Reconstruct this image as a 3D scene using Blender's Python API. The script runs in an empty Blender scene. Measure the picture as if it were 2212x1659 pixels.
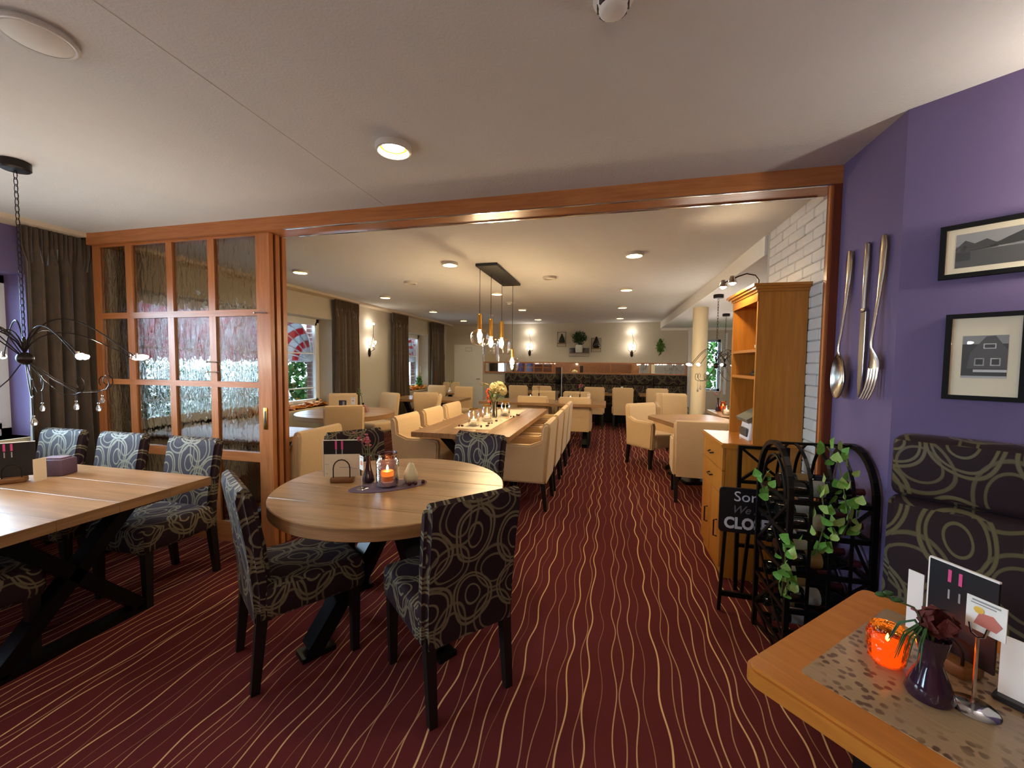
import bpy, bmesh, math, random
from mathutils import Vector, Matrix
random.seed(7)
PI = math.pi
D = bpy.data
COL = bpy.context.scene.collection
SC = bpy.context.scene

# ------------------------------------------------------------------ camera, sky, exposure
CAM_H, CEIL, SOFFIT = 1.47, 2.54, 2.385
yaw, pitch, roll = math.radians(-13.5), math.radians(-2.95), math.radians(0.54)
fw = Vector((math.sin(yaw)*math.cos(pitch), math.cos(yaw)*math.cos(pitch), math.sin(pitch)))
rt = Vector((math.cos(yaw), -math.sin(yaw), 0)); up = rt.cross(fw)
r2 = rt*math.cos(roll) + up*math.sin(roll); u2 = up*math.cos(roll) - rt*math.sin(roll)
cam = D.cameras.new('camera'); camo = D.objects.new('camera', cam); COL.objects.link(camo)
m3 = Matrix((r2, u2, -fw)).transposed()
camo.matrix_world = Matrix.Translation((0, 0, CAM_H)) @ m3.to_4x4()
cam.sensor_fit = 'HORIZONTAL'; cam.sensor_width = 36; cam.lens = 875/2212*36; cam.clip_start = 0.02
SC.camera = camo
world = D.worlds.new('sky'); SC.world = world; world.use_nodes = True
bg = world.node_tree.nodes['Background']
bg.inputs[0].default_value = (0.57, 0.78, 1.0, 1); bg.inputs[1].default_value = 7.0
SC.view_settings.view_transform = 'Standard'; SC.view_settings.look = 'None'
SC.view_settings.gamma = 1; SC.view_settings.use_curve_mapping = False
SC.view_settings.exposure = 2.45
SC.cycles.use_denoising = True
SC.cycles.max_bounces = 9; SC.cycles.diffuse_bounces = 5; SC.cycles.glossy_bounces = 4
SC.cycles.transmission_bounces = 6; SC.cycles.transparent_max_bounces = 14
SC.cycles.sample_clamp_indirect = 4.0; SC.cycles.caustics_refractive = False; SC.cycles.caustics_reflective = False
BULB, FLAME, DOWN = 55.0, 14.0, 40.0
WARM = (1.0, 0.60, 0.24); WARM2 = (1.0, 0.88, 0.73)

def portal(name, loc, rot, sx, sy):
    l = D.lights.new(name, 'AREA'); l.shape = 'RECTANGLE'; l.size = sx; l.size_y = sy
    l.cycles.is_portal = True
    o = D.objects.new(name, l); COL.objects.link(o); o.location = loc; o.rotation_euler = rot
# window openings in the left wall (y range, z range); X of glazing -4.80
WL, WG = -4.55, -4.80
WINS = [(0.75, 2.27, 0.84, 2.14), (2.98, 5.94, 0.74, 2.17), (8.10, 9.66, 0.80, 2.16), (-2.0, -0.6, 0.84, 2.14)]
for (y0, y1, z0, z1) in WINS:
    portal('window_portal', (WG-0.04, (y0+y1)/2, (z0+z1)/2), (0, -PI/2, 0), z1-z0, y1-y0)

# ------------------------------------------------------------------ materials
def lin(c):
    return tuple((x/12.92 if x <= 0.04045 else ((x+0.055)/1.055)**2.4) for x in (v/255 for v in c))
class NT:
    def __init__(s, m): s.t = m.node_tree; s.n = s.t.nodes; s.l = s.t.links
    def new(s, typ, **kw):
        n = s.n.new(typ)
        for k, v in kw.items(): setattr(n, k, v)
        return n
    def link(s, a, b): s.l.new(a, b)
    def math(s, op, a, b=None, c=None, clamp=False):
        n = s.new('ShaderNodeMath', operation=op, use_clamp=clamp)
        for i, v in enumerate((a, b, c)):
            if v is None: continue
            if isinstance(v, (int, float)): n.inputs[i].default_value = v
            else: s.link(v, n.inputs[i])
        return n.outputs[0]
    def mix(s, f, a, b):
        n = s.new('ShaderNodeMix', data_type='RGBA')
        for i, v in ((0, f), (6, a), (7, b)):
            if isinstance(v, (int, float)): n.inputs[i].default_value = v
            elif isinstance(v, tuple): n.inputs[i].default_value = (*v[:3], 1)
            else: s.link(v, n.inputs[i])
        return n.outputs[2]
    def uv(s, sc=(1, 1, 1), rot=0):
        t = s.new('ShaderNodeTexCoord'); mp = s.new('ShaderNodeMapping')
        mp.inputs['Scale'].default_value = sc; mp.inputs['Rotation'].default_value[2] = rot
        s.link(t.outputs['UV'], mp.inputs[0]); return mp.outputs[0]
    def noise(s, vec, scale, detail=3, rough=0.55, dist=0):
        n = s.new('ShaderNodeTexNoise'); n.inputs['Scale'].default_value = scale
        n.inputs['Detail'].default_value = detail; n.inputs['Roughness'].default_value = rough
        n.inputs['Distortion'].default_value = dist
        if vec is not None: s.link(vec, n.inputs['Vector'])
        return n.outputs[0]
    def ramp(s, v, stops):
        n = s.new('ShaderNodeValToRGB'); e = n.color_ramp.elements
        while len(e) < len(stops): e.new(0.5)
        for i, (p, c) in enumerate(stops): e[i].position = p; e[i].color = (*c, 1)
        s.link(v, n.inputs[0]); return n.outputs[0]
    def bump(s, h, strength, dist=0.01):
        n = s.new('ShaderNodeBump'); n.inputs['Strength'].default_value = strength; n.inputs['Distance'].default_value = dist
        s.link(h, n.inputs['Height']); return n.outputs[0]
MATS = {}
def base(name, col, rough=0.5, metal=0.0, spec=0.5, **kw):
    m = D.materials.new(name); m.use_nodes = True; b = m.node_tree.nodes['Principled BSDF']
    b.inputs['Base Color'].default_value = (*col, 1); b.inputs['Roughness'].default_value = rough
    b.inputs['Metallic'].default_value = metal; b.inputs['Specular IOR Level'].default_value = spec
    for k, v in kw.items(): b.inputs[k].default_value = v
    MATS[name] = m
    return m, NT(m), b
def plain(name, rgb, rough=0.5, metal=0.0, spec=0.5, **kw): return base(name, lin(rgb), rough, metal, spec, **kw)[0]
def emit(name, col, s):
    m = D.materials.new(name); m.use_nodes = True; n = m.node_tree.nodes; n.remove(n['Principled BSDF'])
    e = n.new('ShaderNodeEmission'); e.inputs[0].default_value = (*col, 1); e.inputs[1].default_value = s
    m.node_tree.links.new(e.outputs[0], n['Material Output'].inputs[0]); return m
def noisy(name, rgb, rough=0.7, var=0.15, scale=30, bump=0.0, bscale=120, bdist=0.004, spec=0.3, **kw):
    c = lin(rgb); m, t, b = base(name, c, rough, 0, spec, **kw)
    v = t.uv(); f = t.noise(v, scale)
    t.link(t.mix(f, tuple(x*(1-var) for x in c), tuple(min(1, x*(1+var)) for x in c)), b.inputs['Base Color'])
    if bump: t.link(t.bump(t.noise(v, bscale, 2), bump, bdist), b.inputs['Normal'])
    return m
def wood(name, dark, light, axis='u', rough=0.4, scale=3.0, spec=0.4, knots=False, **kw):
    m, t, b = base(name, lin(light), rough, 0, spec, **kw)
    sc = (1.0, 14, 1) if axis == 'u' else (14, 1.0, 1)
    v = t.uv(sc); f = t.noise(v, scale, 6, 0.6, 0.6)
    c = t.ramp(f, [(0.25, lin(dark)), (0.52, tuple((a+b_)/2 for a, b_ in zip(lin(dark), lin(light)))), (0.75, lin(light))])
    if knots:
        v2 = t.uv((0.7, 2.2, 1) if axis == 'u' else (2.2, 0.7, 1)); f2 = t.noise(v2, 2.6, 2)
        k = t.ramp(f2, [(0.28, (1, 1, 1)), (0.36, (0, 0, 0))])
        c = t.mix(t.math('MULTIPLY', k, 0.5), c, tuple(x*0.55 for x in lin(dark)))
        v3 = t.uv((0.35, 5.0, 1) if axis == 'u' else (5.0, 0.35, 1)); f3 = t.noise(v3, 1.4, 1)
        c = t.mix(t.ramp(f3, [(0.4, (0, 0, 0)), (0.6, (0.35, 0.35, 0.35))]), c, tuple(min(1, x*1.25) for x in lin(light)))
    t.link(c, b.inputs['Base Color']); t.link(t.bump(f, 0.12, 0.002), b.inputs['Normal'])
    return m
def ring_fabric(name, dark, light, size=0.15):
    m, t, b = base(name, lin(dark), 0.65, 0, 0.12)
    v = t.uv((1/size*1.18, 1/size, 1))
    nz = t.new('ShaderNodeTexNoise'); nz.inputs['Scale'].default_value = 1.1; nz.inputs['Detail'].default_value = 0
    t.link(v, nz.inputs['Vector'])
    ad = t.new('ShaderNodeVectorMath', operation='MULTIPLY_ADD'); ad.inputs[1].default_value = (0.35, 0.35, 0)
    t.link(nz.outputs['Color'], ad.inputs[0]); t.link(v, ad.inputs[2])
    def rings(off, sc, rnd, bands):
        o = t.new('ShaderNodeVectorMath', operation='ADD'); o.inputs[1].default_value = off
        t.link(ad.outputs[0], o.inputs[0])
        vo = t.new('ShaderNodeTexVoronoi', voronoi_dimensions='2D'); vo.inputs['Scale'].default_value = sc
        vo.inputs['Randomness'].default_value = rnd; t.link(o.outputs[0], vo.inputs['Vector'])
        d = vo.outputs['Distance']; res = None
        for r, w in bands:
            e = t.math('ABSOLUTE', t.math('SUBTRACT', d, r))
            e = t.math('SUBTRACT', 1.0, t.math('DIVIDE', e, w), clamp=True)
            e = t.math('MULTIPLY', e, 2.4, clamp=True)
            res = e if res is None else t.math('MAXIMUM', res, e)
        return res
    a = rings((0, 0, 0), 1.0, 0.26, [(0.43, 0.029), (0.36, 0.024), (0.17, 0.022)])
    c = rings((0.5, 0.47, 0), 1.0, 0.30, [(0.40, 0.028), (0.27, 0.022)])
    f = t.math('MAXIMUM', a, t.math('MULTIPLY', c, 0.8))
    t.link(t.mix(f, lin(dark), lin(light)), b.inputs['Base Color'])
    t.link(t.math('SUBTRACT', 0.62, t.math('MULTIPLY', f, 0.22)), b.inputs['Roughness'])
    t.link(t.bump(f, 0.25, 0.002), b.inputs['Normal'])
    b.inputs['Sheen Weight'].default_value = 0.03; b.inputs['Sheen Roughness'].default_value = 0.4
    b.inputs['Sheen Tint'].default_value = (0.7, 0.66, 0.8, 1)
    return m
def thin_glass(name, tint=(1, 1, 1), refl=1.0, rough=0.0, bumpy=0.0):
    m = D.materials.new(name); m.use_nodes = True; t = NT(m); t.n.remove(t.n['Principled BSDF'])
    tr = t.new('ShaderNodeBsdfTransparent'); tr.inputs[0].default_value = (*tint, 1)
    gl = t.new('ShaderNodeBsdfGlossy'); gl.inputs['Roughness'].default_value = rough
    fr = t.new('ShaderNodeFresnel'); fr.inputs[0].default_value = 1.45
    mx = t.new('ShaderNodeMixShader'); f = t.math('MULTIPLY', fr.outputs[0], refl, clamp=True)
    if bumpy:
        h = t.noise(t.uv(), 60, 2); bn = t.bump(h, bumpy, 0.01); t.link(bn, gl.inputs['Normal']); t.link(bn, fr.inputs['Normal'])
    t.link(f, mx.inputs[0]); t.link(tr.outputs[0], mx.inputs[1]); t.link(gl.outputs[0], mx.inputs[2])
    t.link(mx.outputs[0], t.n['Material Output'].inputs[0]); return m

OAK = wood('oak_top', (112, 80, 50), (166, 126, 86), 'u', 0.34, 2.4, 0.45, knots=True)
OAK_EDGE = wood('oak_edge', (96, 66, 42), (140, 100, 64), 'u', 0.5)
CHERRY_V = wood('cherry_vertical', (150, 90, 50), (186, 122, 72), 'v', 0.32, 3.0)
CHERRY_H = wood('cherry_horizontal', (150, 90, 50), (186, 122, 72), 'u', 0.32, 3.0)
HONEY_V = wood('honey_vertical', (160, 98, 34), (190, 126, 48), 'v', 0.34, 3.0)
HONEY_H = wood('honey_horizontal', (160, 98, 34), (190, 126, 48), 'u', 0.30, 3.0)
BEECH = wood('beech', (160, 96, 34), (188, 120, 48), 'u', 0.3, 3.0)
BROWNW = wood('brown_wood', (92, 52, 26), (120, 72, 38), 'u', 0.4)
BLACKW = plain('black_wood', (24, 20, 19), 0.4, 0, 0.35)
FRAMEB = plain('frame_black', (14, 13, 14), 0.6, 0, 0.15); MOUNTP = plain('ivory_mount', (246, 234, 204), 0.6)
BLACKM = plain('black_metal', (20, 19, 19), 0.38, 0.6)
IRON = plain('dark_iron', (42, 36, 33), 0.35, 0.8)
CHROME = plain('chrome', (205, 205, 205), 0.12, 1.0)
STEEL = plain('cutlery_steel', (178, 172, 166), 0.2, 1.0)
BRASS = plain('brass', (196, 146, 66), 0.28, 1.0)
RING = ring_fabric('ring_fabric', (42, 28, 34), (112, 104, 82), 0.25)
RINGB = ring_fabric('ring_fabric_bench', (40, 27, 31), (92, 84, 58), 0.30)
CREAM = noisy('cream_fabric', (206, 176, 136), 0.85, 0.06, 40, 0.15, 500, 0.001, 0.2, **{'Sheen Weight': 0.2})
CEILM = noisy('ceiling_plaster', (206, 206, 206), 0.9, 0.03, 6, 0.35, 90, 0.006, 0.2)
PURPLE = noisy('purple_paint', (104, 90, 128), 0.8, 0.03, 10, 0.15, 140, 0.003, 0.3)
TAUPE = noisy('taupe_wallpaper', (190, 182, 166), 0.85, 0.05, 14, 0.2, 120, 0.003, 0.25)
WHITEP = noisy('white_paint', (222, 220, 214), 0.75, 0.02, 10)
BRICKW = noisy('white_brick', (206, 202, 196), 0.8, 0.07, 18, 0.3, 90, 0.004, 0.3)
MORTAR = noisy('grey_mortar', (172, 168, 163), 0.9, 0.08, 40)
PVC = plain('white_window_frame', (226, 228, 228), 0.35)
CURT = noisy('brown_curtain', (72, 57, 42), 0.7, 0.5, 16, 0.2, 60, 0.004, 0.35, **{'Sheen Weight': 0.4})
PAPER = plain('paper_white', (232, 228, 222), 0.6)
CREAMP = plain('paper_cream', (214, 198, 170), 0.6)
BLACKP = plain('black_card', (22, 20, 24), 0.35)
PINKP = plain('pink_print', (206, 70, 130), 0.5)
GREYP = plain('grey_print', (150, 146, 146), 0.6)
DGREY = plain('dark_grey', (60, 58, 58), 0.5)
WAX = plain('candle_wax', (236, 220, 190), 0.5, **{'Subsurface Weight': 0.3})
WAXO = plain('orange_wax', (244, 150, 60), 0.5)
PLUM = plain('plum_mat', (92, 70, 88), 0.7)
RUNNER = noisy('linen_runner', (222, 206, 176), 0.85, 0.06, 60)
GLASS = thin_glass('clear_glass', (0.97, 0.98, 0.98), 1.0)
PANEG = thin_glass('window_glass', (0.95, 0.98, 0.98), 0.8)
PICG = thin_glass('picture_glass', (0.99, 0.99, 0.99), 0.4)
SMOKE = thin_glass('amber_glass', (0.99, 0.955, 0.90), 0.55)
LILAC = thin_glass('lilac_glass', (0.80, 0.68, 0.80), 1.6, 0.05, 0.3)
SCREENG = thin_glass('smoked_screen_glass', (0.42, 0.45, 0.55), 1.0)
ORANGEG = thin_glass('orange_glass', (1.0, 0.34, 0.05), 1.2, 0.03, 0.6)
DARKG = plain('dark_glass', (14, 18, 16), 0.06, 0, 0.6)
VASEG = plain('plum_vase_glass', (44, 24, 40), 0.08, 0, 0.6)
CRYSTAL = base('crystal', (1, 1, 1), 0.02, 0, 0.5, **{'Transmission Weight': 0.85, 'IOR': 1.6})[0]
MIRROR = plain('mirror', (205, 205, 205), 0.02, 1.0)
LEAF = noisy('leaf_green', (86, 128, 52), 0.45, 0.4, 60)
LEAFD = noisy('leaf_dark', (44, 74, 36), 0.5, 0.35, 40)
LEAFV = noisy('ivy_leaf', (98, 148, 62), 0.4, 0.55, 70)
LEAFY = noisy('yellow_leaf', (206, 176, 70), 0.5, 0.2, 60)
STEM = plain('plant_stem', (74, 84, 44), 0.6)
BERRY = plain('dark_berry', (74, 24, 26), 0.25)
ORANGEL = noisy('orange_leaves', (226, 150, 62), 0.6, 0.25, 40, **{'Subsurface Weight': 0.1})
ROSE = noisy('dusty_rose', (164, 84, 92), 0.7, 0.25, 60)
HYDR = noisy('hydrangea_cream', (214, 200, 150), 0.6, 0.18, 60)
GOURD = noisy('pale_gourd', (206, 200, 166), 0.5, 0.08, 30)
POT = plain('pale_pot', (186, 190, 182), 0.5)
PETAL = plain('white_petals', (240, 240, 236), 0.6)
def brick_mat():
    m, t, b = base('red_brick', lin((92, 44, 36)), 0.9)
    n = t.new('ShaderNodeTexBrick'); n.inputs['Color1'].default_value = (*lin((100, 46, 38)), 1); n.inputs['Color2'].default_value = (*lin((80, 38, 32)), 1); n.inputs['Mortar'].default_value = (*lin((150, 140, 132)), 1)
    n.inputs['Scale'].default_value = 1.0; n.inputs['Brick Width'].default_value = .24; n.inputs['Row Height'].default_value = .075; n.inputs['Mortar Size'].default_value = .008
    t.link(t.uv(), n.inputs['Vector']); t.link(n.outputs[0], b.inputs['Base Color']); return m
REDB = brick_mat()
LEAFO = noisy('garden_leaf', (44, 70, 30), 0.8, 0.5, 40, spec=0.05)
CLAY = noisy('terrace_paving', (118, 116, 113), 0.9, 0.1, 12)
FLAMEM = emit('flame', (1.0, 0.62, 0.22), FLAME)
BULBM = emit('bulb_glow', WARM2, BULB); LAMPB = emit('wall_bulb_glow', WARM2, 28.0)
FILAM = emit('filament_bulb', (1.0, 0.74, 0.42), 72.0)
DOWNM = emit('downlight_disc', (1.0, 0.86, 0.55), DOWN)
SPOTM = emit('spot_glow', (1.0, 0.76, 0.45), 85.0)
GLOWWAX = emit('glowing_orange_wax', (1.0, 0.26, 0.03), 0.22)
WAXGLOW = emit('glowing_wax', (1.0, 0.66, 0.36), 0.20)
CUPM = plain('gold_reflector', (236, 200, 96), 0.35, 0.3)
def awning_cloth(name, rgb, through):
    m = D.materials.new(name); m.use_nodes = True; t = NT(m); b = t.n['Principled BSDF']
    b.inputs['Base Color'].default_value = (*lin(rgb), 1); b.inputs['Roughness'].default_value = 0.9
    tl = t.new('ShaderNodeBsdfTranslucent'); tl.inputs[0].default_value = (*lin(through), 1)
    mx = t.new('ShaderNodeMixShader'); mx.inputs[0].default_value = 0.05
    t.link(b.outputs[0], mx.inputs[1]); t.link(tl.outputs[0], mx.inputs[2]); t.link(mx.outputs[0], t.n['Material Output'].inputs[0]); return m
AWR = awning_cloth('awning_red', (176, 20, 32), (214, 24, 40)); AWW = awning_cloth('awning_white', (176, 176, 184), (236, 236, 240))
# rippled cathedral glass of the sliding doors
def ripple_glass():
    m, t, b = base('rippled_glass', (0.84, 0.83, 0.81), 0.0, 0, 0.5, **{'Transmission Weight': 1.0, 'IOR': 1.14})
    h = t.noise(t.uv((26, 7, 1)), 1.0, 2, 0.5, 0.8); t.link(t.bump(h, 0.8, 0.016), b.inputs['Normal'])
    tr = t.new('ShaderNodeBsdfTransparent'); tr.inputs[0].default_value = (0.66, 0.65, 0.63, 1)
    mx = t.new('ShaderNodeMixShader'); mx.inputs[0].default_value = 0.45
    t.link(b.outputs[0], mx.inputs[1]); t.link(tr.outputs[0], mx.inputs[2]); t.link(mx.outputs[0], t.n['Material Output'].inputs[0]); return m
RIPPLE = ripple_glass()
# carpet: dark red pile with wavy lines running along Y
def carpet_mat():
    m, t, b = base('striped_carpet', lin((92, 34, 32)), 0.95, 0, 0.1)
    tc = t.new('ShaderNodeTexCoord'); sx = t.new('ShaderNodeSeparateXYZ'); t.link(tc.outputs['UV'], sx.inputs[0])
    X, Y = sx.outputs[0], sx.outputs[1]; P = 0.102
    total = None; colv = None
    for layer, (off, amp, per, wid) in enumerate(((0.0, 0.0105, 0.45, 0.0036), (0.047, 0.012, 0.50, 0.0028))):
        u = t.math('DIVIDE', t.math('ADD', X, off+20.0), P); idn = t.math('FLOOR', u); fr = t.math('FRACT', u)
        w = t.new('ShaderNodeTexWhiteNoise', noise_dimensions='1D'); t.link(t.math('ADD', idn, layer*37.3), w.inputs['W'])
        ws = t.new('ShaderNodeSeparateColor'); t.link(w.outputs['Color'], ws.inputs[0])
        ph = t.math('MULTIPLY', ws.outputs[0], 6.283)
        yy = t.math('MULTIPLY', Y, 6.283/per)
        cv = t.new('ShaderNodeCombineXYZ'); t.link(t.math('MULTIPLY', idn, 3.17), cv.inputs[0]); t.link(Y, cv.inputs[1])
        n1 = t.noise(cv.outputs[0], 1.1, 1)
        wave = t.math('SINE', t.math('ADD', t.math('ADD', yy, ph), t.math('MULTIPLY', n1, 5.0)))
        cx = t.math('ADD', t.math('MULTIPLY', wave, amp/P), t.math('ADD', 0.5, t.math('MULTIPLY', t.math('SUBTRACT', ws.outputs[1], 0.5), 0.34)))
        d = t.math('MULTIPLY', t.math('ABSOLUTE', t.math('SUBTRACT', fr, cx)), P)
        wv = t.math('MULTIPLY', t.math('ADD', 0.6, t.math('MULTIPLY', ws.outputs[2], 0.7)), wid)
        e = t.math('MULTIPLY', t.math('SUBTRACT', 1.0, t.math('DIVIDE', d, wv), clamp=True), 2.5, clamp=True)
        bri = t.math('ADD', 0.45 if layer == 0 else 0.22, t.math('MULTIPLY', ws.outputs[2], 0.5 if layer == 0 else 0.42))
        e = t.math('MULTIPLY', e, bri)
        total = e if total is None else t.math('MAXIMUM', total, e)
    pile = t.noise(tc.outputs['UV'], 260, 2); big = t.noise(tc.outputs['UV'], 1.3, 2)
    c0 = t.mix(pile, lin((78, 29, 31)), lin((104, 44, 43))); c0 = t.mix(t.math('MULTIPLY', big, 0.3), c0, lin((78, 30, 36)))
    t.link(t.mix(total, c0, lin((224, 182, 128))), b.inputs['Base Color'])
    t.link(t.bump(pile, 0.3, 0.003), b.inputs['Normal']); return m
CARPET = carpet_mat()
def inlay_mat():
    m, t, b = base('table_inlay', lin((150, 126, 98)), 0.18, 0, 0.5)
    v = t.uv(); st = t.noise(t.uv((3, 40, 1)), 4, 3)
    c = t.mix(st, lin((136, 112, 84)), lin((168, 142, 110)))
    vo = t.new('ShaderNodeTexVoronoi', voronoi_dimensions='2D'); vo.inputs['Scale'].default_value = 42; t.link(v, vo.inputs['Vector'])
    big = t.noise(v, 5, 2); nz = t.noise(v, 60, 2)
    dd = t.math('ADD', vo.outputs['Distance'], t.math('MULTIPLY', t.math('SUBTRACT', nz, 0.5), 0.6))
    sp = t.math('MULTIPLY', t.ramp(dd, [(0.22, (1, 1, 1)), (0.34, (0, 0, 0))]), t.ramp(big, [(0.42, (0, 0, 0)), (0.52, (1, 1, 1))]))
    t.link(t.mix(t.math('MULTIPLY', sp, 0.8), c, lin((66, 40, 34))), b.inputs['Base Color']); return m
INLAY = inlay_mat()

# ------------------------------------------------------------------ mesh building helpers
class MB:
    def __init__(s): s.v = []; s.f = []; s.mi = []
    def add(s, vs, fs, mi=0, M=None):
        b = len(s.v)
        for p in vs:
            p = Vector(p)
            s.v.append(M @ p if M else p)
        for q in fs: s.f.append(tuple(b+i for i in q)); s.mi.append(mi)
        return s
    def box(s, c, d, mi=0, M=None, rz=0):
        x, y, z = (k/2 for k in d); vs = [(i*x, j*y, k*z) for i in (-1, 1) for j in (-1, 1) for k in (-1, 1)]
        T = Matrix.Translation(c) @ Matrix.Rotation(rz, 4, 'Z')
        if M: T = M @ T
        return s.add(vs, [(0, 1, 3, 2), (4, 6, 7, 5), (0, 4, 5, 1), (2, 3, 7, 6), (0, 2, 6, 4), (1, 5, 7, 3)], mi, T)
    def b2(s, x0, x1, y0, y1, z0, z1, mi=0): return s.box(((x0+x1)/2, (y0+y1)/2, (z0+z1)/2), (x1-x0, y1-y0, z1-z0), mi)
    def rbox(s, c, d, r=0.02, seg=2, mi=0, M=None):
        bm = bmesh.new(); bmesh.ops.create_cube(bm, size=1)
        for v in bm.verts: v.co = Vector((v.co.x*d[0], v.co.y*d[1], v.co.z*d[2]))
        bmesh.ops.bevel(bm, geom=list(bm.edges), offset=min(r, min(d)*0.48), segments=seg, affect='EDGES', profile=0.5)
        T = Matrix.Translation(c)
        s.bm(bm, mi, M @ T if M else T); return s
    def bm(s, bm, mi=0, M=None):
        bm.verts.index_update(); s.add([v.co.copy() for v in bm.verts], [[v.index for v in f.verts] for f in bm.faces], mi, M); bm.free()
    def lathe(s, prof, n=20, c=(0, 0, 0), mi=0, M=None, caps=True):
        vs = []; fs = []; k = len(prof)
        for i in range(n):
            a = 2*PI*i/n
            for r, z in prof: vs.append((r*math.cos(a), r*math.sin(a), z))
        for i in range(n):
            j = (i+1) % n
            for q in range(k-1): fs.append((i*k+q, j*k+q, j*k+q+1, i*k+q+1))
        if caps:
            if prof[0][0] > 1e-6: fs.append(tuple(i*k for i in range(n))[::-1])
            if prof[-1][0] > 1e-6: fs.append(tuple(i*k+k-1 for i in range(n)))
        T = Matrix.Translation(c); return s.add(vs, fs, mi, M @ T if M else T)
    def tube(s, pts, r, n=6, closed=False, mi=0, M=None):
        pts = [Vector(p) for p in pts]; k = len(pts); rs = r if isinstance(r, (list, tuple)) else [r]*k
        vs = []; fs = []; prev = None
        for i, p in enumerate(pts):
            a = pts[i-1] if (i or closed) else p; b = pts[(i+1) % k] if (i < k-1 or closed) else p
            t = (b-a).normalized() if (b-a).length > 1e-9 else Vector((0, 0, 1))
            if prev is None: nx = t.orthogonal().normalized()
            else:
                nx = prev - t*prev.dot(t); nx = nx.normalized() if nx.length > 1e-6 else t.orthogonal().normalized()
            prev = nx; ny = t.cross(nx)
            for q in range(n):
                a2 = 2*PI*q/n; vs.append(p + nx*rs[i]*math.cos(a2) + ny*rs[i]*math.sin(a2))
        for i in range(k if closed else k-1):
            j = (i+1) % k
            for q in range(n): fs.append((i*n+q, i*n+(q+1) % n, j*n+(q+1) % n, j*n+q))
        if not closed: fs.append(tuple(range(n))[::-1]); fs.append(tuple((k-1)*n+q for q in range(n)))
        return s.add(vs, fs, mi, M)
    def bar(s, a, b, w, d, mi=0, M=None):      # rectangular bar between two points
        a, b = Vector(a), Vector(b); t = (b-a).normalized()
        ref = Vector((0, 0, 1)) if abs(t.z) < 0.95 else Vector((0, 1, 0)); x = t.cross(ref).normalized(); y = x.cross(t)
        vs = [p + x*i*w/2 + y*j*d/2 for p in (a, b) for i in (-1, 1) for j in (-1, 1)]
        return s.add(vs, [(0, 2, 3, 1), (4, 5, 7, 6), (0, 1, 5, 4), (2, 6, 7, 3), (0, 4, 6, 2), (1, 3, 7, 5)], mi, M)
    def prism(s, poly, h0, h1, axis='z', mi=0, bev=0.0, seg=2, M=None, scale=None):
        # poly in plane perpendicular to axis: z->(x,y), x->(y,z), y->(x,z)
        def P(a, b, h): return {'z': (a, b, h), 'x': (h, a, b), 'y': (a, h, b)}[axis]
        bm = bmesh.new(); n = len(poly)
        A = [bm.verts.new(P(a, b, h0)) for a, b in poly]; B = [bm.verts.new(P(a, b, h1)) for a, b in poly]
        c0 = bm.faces.new(A[::-1]); c1 = bm.faces.new(B)
        for i in range(n): bm.faces.new((A[i], A[(i+1) % n], B[(i+1) % n], B[i]))
        bmesh.ops.recalc_face_normals(bm, faces=list(bm.faces))
        if bev: bmesh.ops.bevel(bm, geom=list(set(c0.edges) | set(c1.edges)), offset=bev, segments=seg, affect='EDGES')
        if scale:
            for v in bm.verts: v.co = Vector(scale(v.co))
        s.bm(bm, mi, M); return s
    def grid(s, fn, nu, nv, mi=0, M=None, closeu=False):
        vs = [fn(i/(nu if closeu else nu), j/nv) for i in range(nu if closeu else nu+1) for j in range(nv+1)]
        fs = []; k = nv+1; N = nu if closeu else nu+1
        for i in range(nu):
            for j in range(nv): fs.append((i*k+j, ((i+1) % N)*k+j, ((i+1) % N)*k+j+1, i*k+j+1))
        return s.add(vs, fs, mi, M)
    def sphere(s, c, r, n=10, m=7, mi=0, sc=(1, 1, 1)):
        pr = [(max(1e-7, r*math.sin(PI*i/m)), -r*math.cos(PI*i/m)) for i in range(m+1)]
        T = Matrix.Translation(c) @ Matrix.Diagonal((*sc, 1)); return s.lathe(pr, n, (0, 0, 0), mi, T, caps=False)
    def mesh(s, name, mats, smooth=35):
        me = D.meshes.new(name); me.from_pydata([tuple(v) for v in s.v], [], s.f)
        for m in mats: me.materials.append(m)
        bm = bmesh.new(); bm.from_mesh(me); bmesh.ops.recalc_face_normals(bm, faces=list(bm.faces)) if len(s.f) < 6000 else None
        uv = bm.loops.layers.uv.new('UVMap')
        for f, mi in zip(bm.faces, s.mi):
            f.material_index = mi; f.smooth = bool(smooth); n = f.normal
            ax = 2 if abs(n.z) >= max(abs(n.x), abs(n.y))*0.999 else (1 if abs(n.y) >= abs(n.x) else 0)
            for l in f.loops:
                c = l.vert.co; l[uv].uv = (c.x, c.y) if ax == 2 else ((c.x, c.z) if ax == 1 else (c.y, c.z))
        bm.to_mesh(me); bm.free()
        if smooth: me.set_sharp_from_angle(angle=math.radians(smooth))
        return me
def obj(name, mb, mats, parent=None, smooth=35, loc=(0, 0, 0), rz=0):
    me = mb.mesh(name, mats if isinstance(mats, (list, tuple)) else [mats], smooth) if isinstance(mb, MB) else mb
    o = D.objects.new(name, me); COL.objects.link(o); o.location = loc; o.rotation_euler = (0, 0, rz)
    if parent: o.parent = parent
    return o
def tag(o, label=None, cat=None, group=None, kind=None):
    for k, v in (('label', label), ('category', cat), ('group', group), ('kind', kind)):
        if v: o[k] = v
    return o
def thing(name, label, cat, loc=(0, 0, 0), rz=0, group=None):
    o = D.objects.new(name, None); COL.objects.link(o); o.location = loc; o.rotation_euler = (0, 0, rz); o.empty_display_size = 0.1
    return tag(o, label, cat, group)
def struct(name, mb, mats, parent=None, smooth=0):
    o = obj(name, mb, mats, parent, smooth); o['kind'] = 'structure' if not parent else o.get('kind', 'structure')
    if parent: del o['kind']
    return o
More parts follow.
